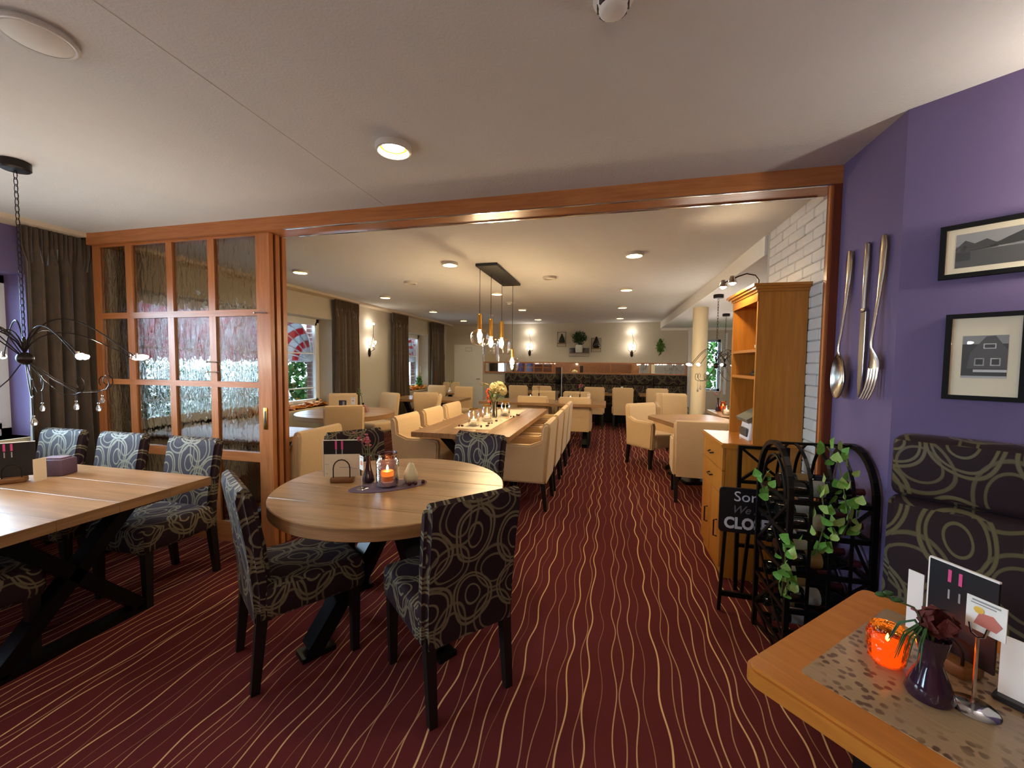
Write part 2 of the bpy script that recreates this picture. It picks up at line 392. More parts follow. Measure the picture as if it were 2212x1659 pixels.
def solo(name, mb, mats, label, cat, loc=(0, 0, 0), rz=0, group=None, smooth=35):
    return tag(obj(name, mb, mats, None, smooth, loc, rz), label, cat, group)
def dup(root, loc, rz=0, label=None, group=None):
    r = root.copy(); COL.objects.link(r); r.location = loc; r.rotation_euler = (0, 0, rz)
    if label: r['label'] = label
    if group: r['group'] = group
    def rec(a, b):
        for ch in list(a.children):
            c = ch.copy(); COL.objects.link(c); c.parent = b; rec(ch, c)
    rec(root, r); return r

# ------------------------------------------------------------------ room shell
XR, YF, YB = 1.24, 10.87, -3.2      # beam line, far wall, wall behind the camera
YP0, YP1 = 2.56, 2.74               # timber header front and back
WP = Vector((1.19, 2.08, 0)); WD = Vector((0.766, -0.643, 0)); WN = Vector((-0.643, -0.766, 0))
mb = MB(); mb.add([(WG-0.1, YB, 0), (6.2, YB, 0), (6.2, YF+0.2, 0), (WG-0.1, YF+0.2, 0), (WG-0.1, YB, -0.1), (6.2, YB, -0.1), (6.2, YF+0.2, -0.1), (WG-0.1, YF+0.2, -0.1)],
    [(0, 1, 2, 3), (7, 6, 5, 4), (0, 4, 5, 1), (1, 5, 6, 2), (2, 6, 7, 3), (3, 7, 4, 0)]); struct('floor', mb, CARPET)
mb = MB(); mb.b2(WG-0.1, 6.2, YB, YF+0.2, CEIL, CEIL+0.1); ce = struct('ceiling', mb, CEILM)
mb = MB(); mb.b2(-4.3, -1.52, -3.0, YP0, CEIL-0.0015, CEIL+0.01); obj('board_seam', mb, CEILM, ce, 0)
# lower ceiling and beam of the annex
mb = MB(); mb.b2(XR, 6.2, 3.80, YF, SOFFIT, CEIL+0.02); struct('ceiling_annex', mb, CEILM)
mb = MB(); mb.b2(XR-0.012, XR, 3.80, YF, SOFFIT-0.004, CEIL); struct('trim_1', mb, WHITEP)
# left wall, built round its windows
def left_wall(name, y0, y1, wins, mat, sillmat):
    m = MB(); ys = y0
    for (a, b, z0, z1) in sorted(wins):
        m.b2(WG-0.1, WL, ys, a, 0, CEIL); m.b2(WG-0.1, WL, a, b, 0, z0); m.b2(WG-0.1, WL, a, b, z1, CEIL); ys = b
    m.b2(WG-0.1, WL, ys, y1, 0, CEIL); return struct(name, m, mat)
left_wall('wall_left_front', YB, 2.65, [WINS[0], WINS[3]], PURPLE, None)
left_wall('wall_left_back', 2.65, YF, [WINS[1], WINS[2]], TAUPE, None)
mb = MB(); mb.b2(WL, WL+0.20, YB, YP0, CEIL-0.035, CEIL); mb.b2(WL, WL+0.20, YP1, YF, CEIL-0.035, CEIL); struct('trim_2', mb, noisy('pale_rail', (206, 190, 166), 0.6, 0.04))
# right walls
mb = MB(); mb.b2(1.19, 1.35, 2.08, 2.63, 0, CEIL)
p = [WP + WD*0, WP + WD*3.4, WP + WD*3.4 - WN*0.15, WP - WN*0.15 + WD*0.02]
mb.add([(q.x, q.y, z) for z in (0, CEIL) for q in p], [(0, 1, 5, 4), (1, 2, 6, 5), (2, 3, 7, 6), (3, 0, 4, 7), (0, 3, 2, 1), (4, 5, 6, 7)])
struct('wall_right_front', mb, PURPLE)
mb = MB(); mb.b2(WG-0.1, 3.9, YB-0.1, YB, 0, CEIL); struct('wall_back', mb, CHERRY_V)
mb = MB(); mb.b2(3.75, 3.85, YB, -0.1, 0, CEIL); struct('wall_right_rear', mb, PURPLE)
mb = MB(); mb.b2(XR+0.012, 1.42, 2.63, 3.80, 0, CEIL)
wb = struct('wall_right_back', mb, MORTAR)
bmesh_brick = MB().rbox((0, 0, 0), (0.016, 0.236, 0.068), 0.006, 1).mesh('brick', [BRICKW], 30)
half_brick = MB().rbox((0, 0, 0), (0.016, 0.114, 0.068), 0.006, 1).mesh('brick', [BRICKW], 30)
rr = random.Random(3)
for r in range(36):
    z = 0.037 + r*0.0707; y = 2.63 + (0.0 if r % 2 else 0.122)
    if r % 2 == 0:
        o = obj('brick', half_brick, None, wb); o.location = (XR+0.008+rr.uniform(-.003, .002), 2.63+0.06, z)
    while y + 0.236 <= 3.80:
        o = obj('brick', bmesh_brick, None, wb); o.location = (XR+0.008+rr.uniform(-.003, .002), y+0.121, z); y += 0.2425
    if 3.80 - y > 0.12:
        o = obj('brick', half_brick, None, wb); o.location = (XR+0.008, y+0.06, z)
# far wall (with annex window hole) and annex
mb = MB(); AW = (2.0, 2.66, 0.82, 2.10)
mb.b2(WG-0.1, AW[0], YF, YF+0.2, 0, CEIL); mb.b2(AW[1], 6.2, YF, YF+0.2, 0, CEIL); mb.b2(AW[0], AW[1], YF, YF+0.2, 0, AW[2]); mb.b2(AW[0], AW[1], YF, YF+0.2, AW[3], CEIL)
struct('wall_far', mb, TAUPE)
mb = MB(); mb.b2(XR, 6.2, YF-0.03, YF, SOFFIT-0.06, SOFFIT); struct('trim_3', mb, WHITEP)
mb = MB(); mb.b2(1.88, 2.02, YF-0.10, YF, 0, SOFFIT); struct('trim_4', mb, WHITEP)
mb = MB(); mb.b2(6.1, 6.2, 2.0, YF, 0, CEIL); mb.b2(1.42, 6.2, 3.4, 3.5, 0, CEIL); struct('wall_annex', mb, WHITEP)
portal('window_portal', ((AW[0]+AW[1])/2, YF+0.22, (AW[2]+AW[3])/2), (-PI/2, 0, 0), AW[1]-AW[0], AW[3]-AW[2])
mb = MB(); mb.lathe([(0.112, 0), (0.112, SOFFIT)], 28, (1.40, 7.05, 0)); struct('column', mb, noisy('column_cream', (212, 196, 160), 0.7, 0.03, 10), smooth=40)
solo('dark_curtain_pole', MB().box((2.75, YF-0.03, 1.5), (0.05, 0.03, 1.5)), PVC, 'grey upright frame beside the green annex window', 'window post')

# windows
def window(idx, y0, y1, z0, z1, vbars, hbars, handle=None, mull=()):
    f = MB(); w = 0.06; d = 0.06; X = WG
    f.b2(X-d, X, y0, y1, z0, z0+w); f.b2(X-d, X, y0, y1, z1-w, z1); f.b2(X-d, X, y0, y0+w, z0, z1); f.b2(X-d, X, y1-w, y1, z0, z1)
    for y in mull: f.b2(X-d, X+0.005, y-0.05, y+0.05, z0, z1)
    win = struct('window_%d' % idx, f, PVC)
    s = MB(); s2 = 0.045; edges = [y0+w] + [v for y in mull for v in (y-0.05, y+0.05)] + [y1-w]
    for a, b in zip(edges[::2], edges[1::2]):
        s = MB(); s.b2(X-d*0.7, X+0.012, a, b, z0+w, z0+w+s2); s.b2(X-d*0.7, X+0.012, a, b, z1-w-s2, z1-w); s.b2(X-d*0.7, X+0.012, a, a+s2, z0+w, z1-w); s.b2(X-d*0.7, X+0.012, b-s2, b, z0+w, z1-w)
        obj('window_sash', s, PVC, win, 0)
        gz = MB(); gz.b2(X-0.032, X-0.028, a+s2, b-s2, z0+w+s2, z1-w-s2); obj('window_pane', gz, PANEG, win, 0)
        for h in hbars:
            q = MB(); q.b2(X-0.036, X-0.022, a+s2, b-s2, h-0.009, h+0.009); obj('glazing_bar', q, PVC, win, 0)
        for v in vbars:
            q = MB(); yv = a+(b-a)*v; q.b2(X-0.036, X-0.022, yv-0.009, yv+0.009, z0+w+s2, z1-w-s2); obj('glazing_bar', q, PVC, win, 0)
    if handle:
        q = MB(); q.tube([(X+0.012, handle, 1.36), (X+0.05, handle, 1.36), (X+0.055, handle, 1.34), (X+0.05, handle, 1.22), (X+0.05, handle-.005, 1.20)], 0.011, 6); obj('window_handle', q, PVC, win)
    q = MB(); q.b2(WG, WL+0.03, y0-0.02, y1+0.02, z0-0.03, z0); obj('window_sill', q, noisy('sill_stone', (206, 190, 160), 0.4, 0.06, 30), win, 0)
    return win
window(1, *WINS[0], (), (), None)
window(2, *WINS[1], (0.5,), (1.03, 1.60), None, (4.46,))
window(3, *WINS[2], (), (1.12, 1.62), 9.615)
window(4, *WINS[3], (), ())  # unseen opening behind the camera, added to let in more daylight
f = MB()
for x in (AW[0], AW[1]-0.06): f.b2(x, x+0.06, YF+0.1, YF+0.16, AW[2], AW[3])
for z in (AW[2], AW[3]-0.06): f.b2(AW[0], AW[1], YF+0.1, YF+0.16, z, z+0.06)
w5 = struct('window_5', f, plain('annex_frame', (150, 158, 176), 0.5)); gz = MB(); gz.b2(AW[0]+.06, AW[1]-.06, YF+0.125, YF+0.13, AW[2]+.06, AW[3]-.06); obj('window_pane', gz, PANEG, w5, 0)

# ------------------------------------------------------------------ timber header, posts and sliding doors
mb = MB(); mb.b2(WL, -4.34, 2.70, 2.76, 0, CEIL); struct('wall_partition_end', mb, TAUPE)
mb = MB(); mb.b2(-4.36, 1.19, YP0, YP1, 2.445, CEIL); hd = struct('trim_5', mb, CHERRY_H)
mb = MB(); mb.b2(-2.37, 1.14, YP0+0.004, YP0+0.016, 2.440, 2.4455); obj('track_strip', mb, CHROME, hd, 0)
mb = MB(); mb.b2(-2.37, 1.14, YP1-0.02, YP1-0.004, 2.438, 2.4455); obj('track_strip', mb, CHROME, hd, 0)
REDW = wood('mahogany_vertical', (86, 38, 18), (116, 56, 28), 'v', 0.3)
mb = MB(); mb.b2(1.150, 1.19, YP0, 2.63, 0, 2.445); jb = struct('trim_6', mb, REDW)
for y in (2.585,):
    mb = MB(); mb.b2(1.141, 1.151, y-0.010, y+0.010, 0, 2.445); obj('jamb_bead', mb, CHERRY_V, jb, 0)
GX = [(-4.29, -3.99), (-3.917, -3.547), (-3.483, -3.12), (-3.055, -2.655)]
GZ = [(0.165, 0.672), (0.745, 1.257), (1.302, 1.818), (1.867, 2.427)]
def door_leaf(idx, y0, glass, shiftx=0.0):
    y1 = y0+0.04; x0, x1 = -4.36, -2.53; t = struct('door_%d' % idx, MB().b2(x0, x1, y0+0.001, y1-0.001, 0.0, 0.012), CHERRY_H)
    sub = lambda n, m, mt: obj(n, m, mt, t, 0)
    sub('stile', MB().b2(-2.655, x1, y0, y1, 0.012, 2.443), CHERRY_V); sub('stile', MB().b2(x0, -4.29, y0, y1, 0.012, 2.443), CHERRY_V)
    sub('rail', MB().b2(-4.29, -2.655, y0, y1, 2.427, 2.443), CHERRY_H); sub('bottom_rail', MB().b2(-4.29, -2.655, y0, y1, 0.012, 0.165), CHERRY_H)
    for (a, b) in ((0.672, 0.745), (1.257, 1.302), (1.818, 1.867)): sub('rail', MB().b2(-4.29, -2.655, y0, y1, a, b), CHERRY_H)
    for i in range(3):
        a, b = GX[i][1], GX[i+1][0]
        for (z0, z1) in GZ: sub('glazing_bar', MB().b2(a, b, y0+0.003, y1-0.003, z0, z1), CHERRY_V)
    for (a, b) in GX:
        for (z0, z1) in GZ: sub('glass_pane', MB().b2(a, b, y0+0.017, y0+0.022, z0, z1), glass)
    return t
d1 = door_leaf(1, 2.60, RIPPLE)
for i, y in ((7, 2.664), (8, 2.728)):
    struct('trim_%d' % i, MB().b2(-2.64, -2.53, y, y+.04, 0, 2.443), CHERRY_V)
struct('trim_9', MB().b2(-2.64, -2.545, 2.642, 2.76, 0, 2.443), REDW)
h = MB(); h.rbox((-2.592, 2.598, 1.02), (0.036, 0.008, 0.17), 0.012, 2); obj('pull_plate', h, BRASS, d1)
h = MB(); h.rbox((-2.592, 2.5945, 1.03), (0.018, 0.006, 0.10), 0.008, 2); obj('finger_recess', h, DGREY, d1)
for x, z in ((-2.62, 1.835), (-3.09, 1.455), (-3.09, 1.375)):
    h = MB(); h.tube([(x-0.03, 2.575, z+.002), (x+0.05, 2.585, z), (x+0.06, 2.60, z)], 0.005, 6); h.sphere((x-0.03, 2.575, z+.002), 0.009); obj('hook', h, CHROME, d1)
# ------------------------------------------------------------------ curtains
def curtain(y0, y1, label, x=WL+0.11, amp=0.045, nf=6, seed=0):
    r = random.Random(seed); ph = r.uniform(0, 6); m = MB(); z0, z1 = 0.03, CEIL-0.04
    w = y1-y0; ym = (y0+y1)/2
    def f(u, v, off):
        flare = 0.86+0.14*(1-v)**1.3 if v < 0.93 else 0.92
        y = ym + (u-0.5)*w*flare; a = amp*(0.55+0.45*(1-v)) if v < 0.93 else amp*0.35
        k = nf if v < 0.93 else nf*3
        xx = x + off + a*math.sin(k*2*PI*u+ph+0.6*math.sin(3*v+ph)) + a*0.4*math.sin(nf*1.7*2*PI*u+ph*2+v)
        return (xx, y, z0+(z1-z0)*v)
    m.grid(lambda u, v: f(u, v, 0.006), 84, 18); m.grid(lambda u, v: f(1-u, v, -0.006), 84, 18)
    return solo('curtain', m, CURT, label, 'curtain', smooth=60)
curtain(2.17, 2.66, 'brown pleated curtain hanging beside the purple window reveal and the glazed door', x=WL+0.115, amp=0.052, nf=5, seed=1)
curtain(5.86, 6.57, 'nearer brown curtain right of the first window in the back room', seed=2)
curtain(7.67, 8.42, 'brown curtain at the left of the second back-room window', seed=3)
curtain(9.58, 10.46, 'farthest brown curtain near the white door', seed=4)
curtain(2.78, 3.06, 'brown curtain seen darkly through the door glass', x=WL+0.09, amp=0.03, nf=3, seed=5)

# ------------------------------------------------------------------ outside: terrace, awnings, shrubs
mb = MB(); mb.b2(-16, WG-0.1, -8, 20, -0.25, -0.2); struct('terrace', mb, CLAY)
mb = MB(); mb.b2(-4, 12, YF+0.2, 22, -0.25, -0.2); struct('garden_ground', mb, noisy('lawn', (96, 130, 70), 0.9, 0.3, 20))
mb = MB()
for (a, b, z0, z1) in WINS[1:3]: mb.b2(WG-0.24, WG-0.10, b-0.01, b+0.26, z0-0.4, z1+0.1)
struct('outer_reveal', mb, REDB)
def awning(yc, a, b, z0, label):
    t = thing('basket_awning', label, 'awning', (WG-0.12, yc, z0))
    m = MB(); N = 34; K = 10
    prof = []; acc = [0.0]
    for k in range(401):
        ph = PI*(0.0005+0.999*k/400); prof.append((a*math.cos(ph), b*math.sin(ph)**0.72))
        if k: acc.append(acc[-1]+math.dist(prof[-1], prof[-2]))
    def pt(u, v):
        d = u*acc[-1]; k = min(range(401), key=lambda i: abs(acc[i]-d)); yy, rr_ = prof[k]; th = PI/2*v
        return (-rr_*math.cos(th), yy, rr_*math.sin(th))
    for i in range(N): m.grid(lambda u, v: pt((i+u)/N, v), 2, K, mi=i % 2)
    obj('canopy', m, [AWR, AWW], t, 60)
    for k in range(6):
        q = MB(); q.tube([pt(u/24, k/5) for u in range(25)], 0.014, 5); obj('hoop', q, PVC, t)
    return t
awning(4.43, 1.47, 0.95, 1.47, 'red and white striped basket awning outside the first back-room window')
awning(8.72, 0.90, 0.85, 1.48, 'red and white striped basket awning outside the second back-room window')
def bush(name, label, cat, loc, size, n, lm, nflow=0, fm=None, fr=0.10, seed=0, leaf=0.09):
    r = random.Random(seed); t = thing(name, label, cat, loc); m = MB()
    for i in range(n):
        d = Vector((r.gauss(0, 1), r.gauss(0, 1), r.gauss(0, 1))).normalized()*r.uniform(0.55, 1)
        p = Vector((d.x*size[0], d.y*size[1], size[2]*(0.5+0.5*d.z)))
        M = Matrix.Translation(p) @ Matrix.Rotation(r.uniform(0, 6.28), 4, 'Z') @ Matrix.Rotation(r.uniform(-1.2, 1.2), 4, 'X')
        l = leaf*r.uniform(0.6, 1.2); m.add([(0, 0, 0), (l*.35, l*.4, l*.06), (0, l, 0), (-l*.35, l*.4, l*.06)], [(0, 1, 2, 3)], 0, M)
    o = obj('foliage', m, lm, t, 0); o['kind'] = 'stuff'
    s = MB()
    for k in range(4): s.tube([(0, 0, 0), (r.uniform(-.2, .2)*size[0], r.uniform(-.2, .2)*size[1], size[2]*.5), (r.uniform(-.5, .5)*size[0], r.uniform(-.5, .5)*size[1], size[2]*.85)], 0.015, 5)
    obj('stem', s, STEM, t)
    for k in range(nflow):
        d = Vector((r.uniform(0.1, 1), r.uniform(-1, 1), r.uniform(-0.1, 1))); d.normalize()
        q = MB(); q.sphere((d.x*size[0], d.y*size[1], size[2]*(0.5+0.5*d.z)), fr*r.uniform(.7, 1.1), 8, 6, sc=(1, 1, .75)); obj('flower_head', q, fm, t)
    return t
bush('hydrangea_bush', 'white flowering hydrangea bush outside the first back-room window', 'shrub', (WG-0.75, 5.35, -0.2), (0.35, 0.6, 1.5), 1500, LEAFO, 16, PETAL, 0.13, 1)
bush('hydrangea_bush', 'white flowering hydrangea bush seen through the rippled door glass', 'shrub', (WG-0.72, 4.0, -0.2), (0.34, 0.85, 1.68), 2400, LEAFO, 3, PETAL, 0.12, 2)
bush('hydrangea_bush', 'white flowering bush outside the second back-room window', 'shrub', (WG-0.75, 9.0, -0.2), (0.35, 0.6, 1.5), 800, LEAFO, 12, PETAL, 0.13, 3)
for i, (y, hgt) in enumerate(((-2.2, 2.2), (1.2, 2.4), (4.6, 2.2), (8.0, 2.5), (11.4, 2.3))):
    bush('hedge', 'green hedge shrub beyond the terrace, number %s from the camera' % ('first', 'second', 'third', 'fourth', 'fifth')[i], 'hedge', (-9.5, y, -0.2), (0.8, 1.7, hgt), 900, LEAFO, 0, None, seed=20+i, leaf=0.28)
bush('garden_tree', 'leafy green tree outside the annex window', 'tree', (2.6, 13.6, -0.2), (1.3, 1.0, 3.4), 2600, LEAFO, seed=31, leaf=0.22)
# ------------------------------------------------------------------ chairs
def leg_mb(x, y, h, top=0.045, bot=0.030, sx=0, sy=0):
    m = MB(); a = top/2; b = bot/2
    vs = [(x+sx+i*b, y+sy+j*b, 0) for i, j in ((-1, -1), (1, -1), (1, 1), (-1, 1))] + [(x+i*a, y+j*a, h) for i, j in ((-1, -1), (1, -1), (1, 1), (-1, 1))]
    return m.add(vs, [(3, 2, 1, 0), (4, 5, 6, 7), (0, 1, 5, 4), (1, 2, 6, 5), (2, 3, 7, 6), (3, 0, 4, 7)])
def side_chair(name, fab, H=0.93, W=0.46, skirt=0.315, seatz=0.485, label='', cat='chair'):
    t = thing(name, label, cat)
    s = MB(); s.rbox((0, 0.02, (skirt+0.01+seatz)/2), (W, 0.46, seatz-skirt-0.01), 0.035, 3)
    obj('seat', s, fab, t, 50)
    prof = [(-.165, skirt), (-.168, .48), (-.185, .66), (-.222, H-.05), (-.24, H-.012), (-.262, H), (-.284, H-.012), (-.292, H-.05), (-.262, .68), (-.242, .48), (-.236, skirt)]
    b = MB(); b.prism(prof, -W/2, W/2, 'x', bev=0.022, seg=3, scale=lambda c: (c.x*(0.93+0.07*(c.z/H)), c.y - 0.03*(1-(2*c.x/W)**2)*max(0, (c.z-.5)/.45), c.z))
    obj('backrest', b, fab, t, 50)
    for sx in (-1, 1):
        obj('leg', leg_mb(sx*(W/2-.035), .20, skirt+.03, .046, .034), BLACKW, t, 0)
        obj('leg', leg_mb(sx*(W/2-.045), -.205, skirt+.05, .046, .034, 0, -.035), BLACKW, t, 0)
    return t
def arm_chair(label=''):
    t = thing('tub_armchair', label, 'armchair'); W = 0.57; H = 0.885
    b = MB(); prof = [(-.17, .28), (-.18, .46), (-.215, H-.05), (-.235, H-.012), (-.262, H), (-.292, H-.012), (-.302, H-.05), (-.275, .46), (-.265, .28)]
    b.prism(prof, -W/2, W/2, 'x', bev=0.024, seg=3, scale=lambda c: (c.x*(0.95+0.05*(c.z/H)), c.y, c.z)); obj('backrest', b, CREAM, t, 50)
    for sx in (-1, 1):
        a = MB(); pr = [(-.25, .28), (.24, .28), (.26, .60), (.245, .645), (.20, .655), (-.10, .66), (-.20, .70), (-.27, .74)]
        a.prism(pr, sx*(W/2)-.04*sx-.04, sx*(W/2)-.04*sx+.04, 'x', bev=0.016, seg=2); obj('armrest', a, CREAM, t, 50)
    s = MB(); s.rbox((0, .03, .385), (W-.165, .46, .19), 0.03, 3); obj('seat', s, CREAM, t, 50)
    for sx in (-1, 1):
        obj('leg', leg_mb(sx*(W/2-.04), .20, .30, .046, .034), BLACKW, t, 0)
        obj('leg', leg_mb(sx*(W/2-.04), -.23, .30, .046, .034, 0, -.03), BLACKW, t, 0)
    return t
rd = math.radians
CH = []
def ring_chair(x, y, deg, label, group=None, first=[None]):
    if first[0] is None:
        first[0] = o = side_chair('dining_chair', RING, label=label); o.location = (x, y, 0); o.rotation_euler = (0, 0, rd(deg))
        if group: o['group'] = group
        return o
    return dup(first[0], (x, y, 0), rd(deg), label, group)
G1 = 'ring patterned chairs in the front room'
ring_chair(-1.513, 1.709, -34, 'dark ring patterned chair at the left of the round table, seen from its side', G1)
ring_chair(-0.726, 1.746, 49, 'dark ring patterned chair at the right front of the round table, its back to us', G1)
ring_chair(-1.74, 2.655, -126, 'dark ring patterned chair behind the menu holder on the round table', G1)
ring_chair(-1.035, 2.72, 163, 'ring patterned chair at the far right of the round table, its front facing us', G1)
ring_chair(-2.83, 1.97, 180, 'ring patterned chair at the far side of the left table, nearest the round table', G1)
ring_chair(-3.50, 1.97, 180, 'ring patterned chair at the far side of the left table, middle of three', G1)
ring_chair(-4.12, 1.97, 180, 'ring patterned chair at the far side of the left table, nearest the curtain', G1)
ring_chair(-2.87, 1.10, 0, 'dark ring patterned chair in shadow at the near side of the left table', G1)
def armchair(x, y, deg, label, group=None, first=[None]):
    if first[0] is None:
        first[0] = o = arm_chair(label); o.location = (x, y, 0); o.rotation_euler = (0, 0, rd(deg)); o['group'] = group or 'cream armchairs'; return o
    return dup(first[0], (x, y, 0), rd(deg), label, group or 'cream armchairs')
for i, (y, n) in enumerate(((4.18, 'nearest us'), (4.86, 'second from us'), (5.53, 'third from us'), (6.16, 'farthest'))):
    armchair(-0.85, y, 90, 'cream tub armchair on the aisle side of the long table, %s' % n)
for y, n in ((4.18, 'nearest us'), (4.88, 'second from us'), (5.57, 'third from us')):
    armchair(-1.985, y, -90, 'cream tub armchair on the window side of the long table, %s' % n)
armchair(-2.76, 3.08, 90, 'cream tub armchair just behind the left door post')
armchair(-1.33, 7.40, 0, 'left of two cream armchairs with their backs to us beyond the long table')
armchair(-0.58, 7.40, 0, 'right of two cream armchairs with their backs to us beyond the long table')
armchair(-1.34, 8.36, 180, 'left of two cream armchairs facing us across the oak table by the glass screen')
armchair(-0.66, 8.36, 180, 'right of two cream armchairs facing us across the oak table by the glass screen')
armchair(0.64, 6.22, -140, 'cream tub armchair left of the small table before the round column')
armchair(0.98, 4.80, -4, 'cream tub armchair behind the wooden cabinet, its back to us')
armchair(1.20, 8.55, 178, 'pale armchair left of the round column, behind the other')
def cream_chair(x, y, deg, label, first=[None]):
    if first[0] is None:
        first[0] = o = side_chair('parson_chair', CREAM, 0.95, 0.46, 0.33, 0.49, label); o.location = (x, y, 0); o.rotation_euler = (0, 0, rd(deg)); o['group'] = 'armless cream chairs'; return o
    return dup(first[0], (x, y, 0), rd(deg), label, 'armless cream chairs')
cream_chair(-3.215, 4.42, 35, 'armless cream chair at the near side of the round table in the back room')
cream_chair(-4.12, 5.58, -150, 'armless cream chair at the far left of the round back-room table, under the curtain')
cream_chair(-3.72, 5.98, 160, 'armless cream chair behind the round back-room table, before the wall lamp')
cream_chair(-2.92, 6.02, 112, 'armless cream chair facing the window, its front lit pale blue')
cream_chair(-3.13, 6.72, 10, 'armless cream chair just right of the pale blue lit one, its back to us')
cream_chair(-3.12, 8.10, 172, 'armless cream chair across the dark-edged window table, right one')
cream_chair(-3.86, 8.36, 175, 'armless cream chair across the dark-edged window table, left one')
cream_chair(-4.08, 9.95, -170, 'pale lit cream chair in the far corner before the white door')
cream_chair(1.16, 7.50, -175, 'grey-lit cream chair left of the round column, the nearer one')
for x, n in ((-2.08, 'leftmost of five'), (-1.52, 'second from left'), (-0.32, 'middle of five'), (0.30, 'second from right'), (1.02, 'rightmost of five')):
    cream_chair(x, 9.55, 0, 'armless cream chair with its back to us before the far banquette, %s' % n)
cream_chair(2.35, 8.2, 120, 'cream chair in the annex beside the wooden hutch')

# ------------------------------------------------------------------ tables
def planks_top(t, x0, x1, y0, y1, z0, z1, n, along='x', mat=OAK):
    for i in range(n):
        m = MB()
        if along == 'x':
            a = y0+(y1-y0)*i/n; b = y0+(y1-y0)*(i+1)/n; m.rbox(((x0+x1)/2, (a+b)/2, (z0+z1)/2), (x1-x0, b-a-0.0006, z1-z0), 0.0015, 1)
        else:
            a = x0+(x1-x0)*i/n; b = x0+(x1-x0)*(i+1)/n; m.rbox(((a+b)/2, (y0+y1)/2, (z0+z1)/2), (b-a-0.0006, y1-y0, z1-z0), 0.0015, 1)
        obj('plank', m, mat, t, 30)
OAKV = wood('oak_top_lengthwise', (108, 76, 48), (160, 120, 82), 'v', 0.34, 2.4, 0.45, knots=True)
def trestle(t, xs, depth, h, along='x', mat=BLACKM):
    for x in xs:
        m = MB()
        P = (lambda a, b, z: (a, b, z)) if along == 'x' else (lambda a, b, z: (b, a, z))
        m.bar(P(x, -depth, .035), P(x, depth, h-.03), .09, .06); obj('leg', m, mat, t, 0)
        m = MB(); m.bar(P(x, depth, .035), P(x, -depth, h-.03), .09, .06); obj('leg', m, mat, t, 0)
        m = MB(); m.box(P(x, 0, h-.02), (.09, depth*2+.1, .03) if along == 'x' else (depth*2+.1, .09, .03)); obj('top_rail', m, mat, t, 0)
        m = MB(); m.box(P(x, 0, .018), (.09, depth*2+.1, .036) if along == 'x' else (depth*2+.1, .09, .036)); obj('foot_rail', m, mat, t, 0)
def rect_table(label, x0, x1, y0, y1, along, n, ztop=0.77, th=0.045, mat=None, group='oak dining tables', ins=0.35):
    cx, cy = (x0+x1)/2, (y0+y1)/2; t = thing('dining_table', label, 'table', (cx, cy, 0), 0, group)
    w, d = (x1-x0)/2, (y1-y0)/2
    planks_top(t, -w, w, -d, d, ztop-th, ztop, n, along, mat or (OAK if along == 'x' else OAKV))
    if along == 'x': trestle(t, (-w+ins, w-ins), d*0.62, ztop-th, 'x')
    else: trestle(t, (-d+ins, d-ins), w*0.62, ztop-th, 'y')
    return t
rect_table('long light oak table with candle jars on a runner under the amber pendants', -1.93, -0.91, 3.70, 6.16, 'y', 5, th=0.05)
rect_table('large light oak table at the left in the front room with menus on it', -4.40, -2.32, 0.98, 1.92, 'x', 4, th=0.05)
rect_table('oak table beyond the long table, beside the dark glass screen', -2.30, -0.05, 7.0, 7.86, 'x', 4)
rect_table('dark-edged oak table beside the second back-room window', -4.15, -2.72, 6.95, 7.78, 'x', 4)
rect_table('oak table just behind the glazed sliding door', -4.25, -2.85, 2.90, 3.62, 'x', 3)
rect_table('oak table before the far banquette, left one', -2.45, -1.2, 9.78, 10.35, 'x', 3)
rect_table('oak table before the far banquette, middle one', -0.62, 0.52, 9.78, 10.35, 'x', 3)
rect_table('oak table before the far banquette, right one', 0.70, 1.55, 9.78, 10.35, 'x', 3)
rect_table('oak table in the annex seen between column and hutch', 1.50, 2.40, 6.0, 6.9, 'x', 3)
rect_table('oak table in the far corner by the last curtain', -4.35, -3.45, 8.75, 9.5, 'x', 3)
def round_table(label, x, y, r, spider=True, th=0.062):
    t = thing('round_table', label, 'table', (x, y, 0), 0, 'round oak tables')
    n = 5
    for i in range(n):          # top glued up from boards
        a = -r + 2*r*i/n + .0006; b = -r + 2*r*(i+1)/n - .0006; poly = []
        N = 24
        t0, t1 = math.asin(max(-1, a/r)), math.asin(min(1, b/r))
        for k in range(N+1): u = t0+(t1-t0)*k/N; poly.append((r*math.cos(u), r*math.sin(u)))
        for k in range(N+1): u = t1+(t0-t1)*k/N; poly.append((-r*math.cos(u), r*math.sin(u)))
        if i == 0: poly = poly[1:-1]
        if i == n-1: poly = [p for k, p in enumerate(poly) if k != N+1]
        m = MB(); m.prism(poly, 0.77-th, 0.77, 'z', bev=0.004, seg=1); obj('board', m, OAK, t, 40)
    m = MB(); m.rbox((0, 0, .60), (.17, .17, .21), .01, 1); m.rbox((0, 0, .695), (.62, .62, .022), .006, 1); obj('column', m, BLACKM, t, 0)
    for k in range(4):
        a = PI/4+k*PI/2 + .25; m = MB(); c, s = math.cos(a), math.sin(a)
        m.bar((c*.05, s*.05, .60), (c*.46, s*.46, .035), .10, .075); m.bar((c*.36, s*.36, .012), (c*.52, s*.52, .012), .10, .024); obj('leg', m, BLACKM, t, 0)
    return t
round_table('round light oak table in the front room with candle jar and purple mat', -1.19, 2.075, 0.629)
round_table('round oak table in the back room beside the first window', -3.541, 4.909, 0.647)
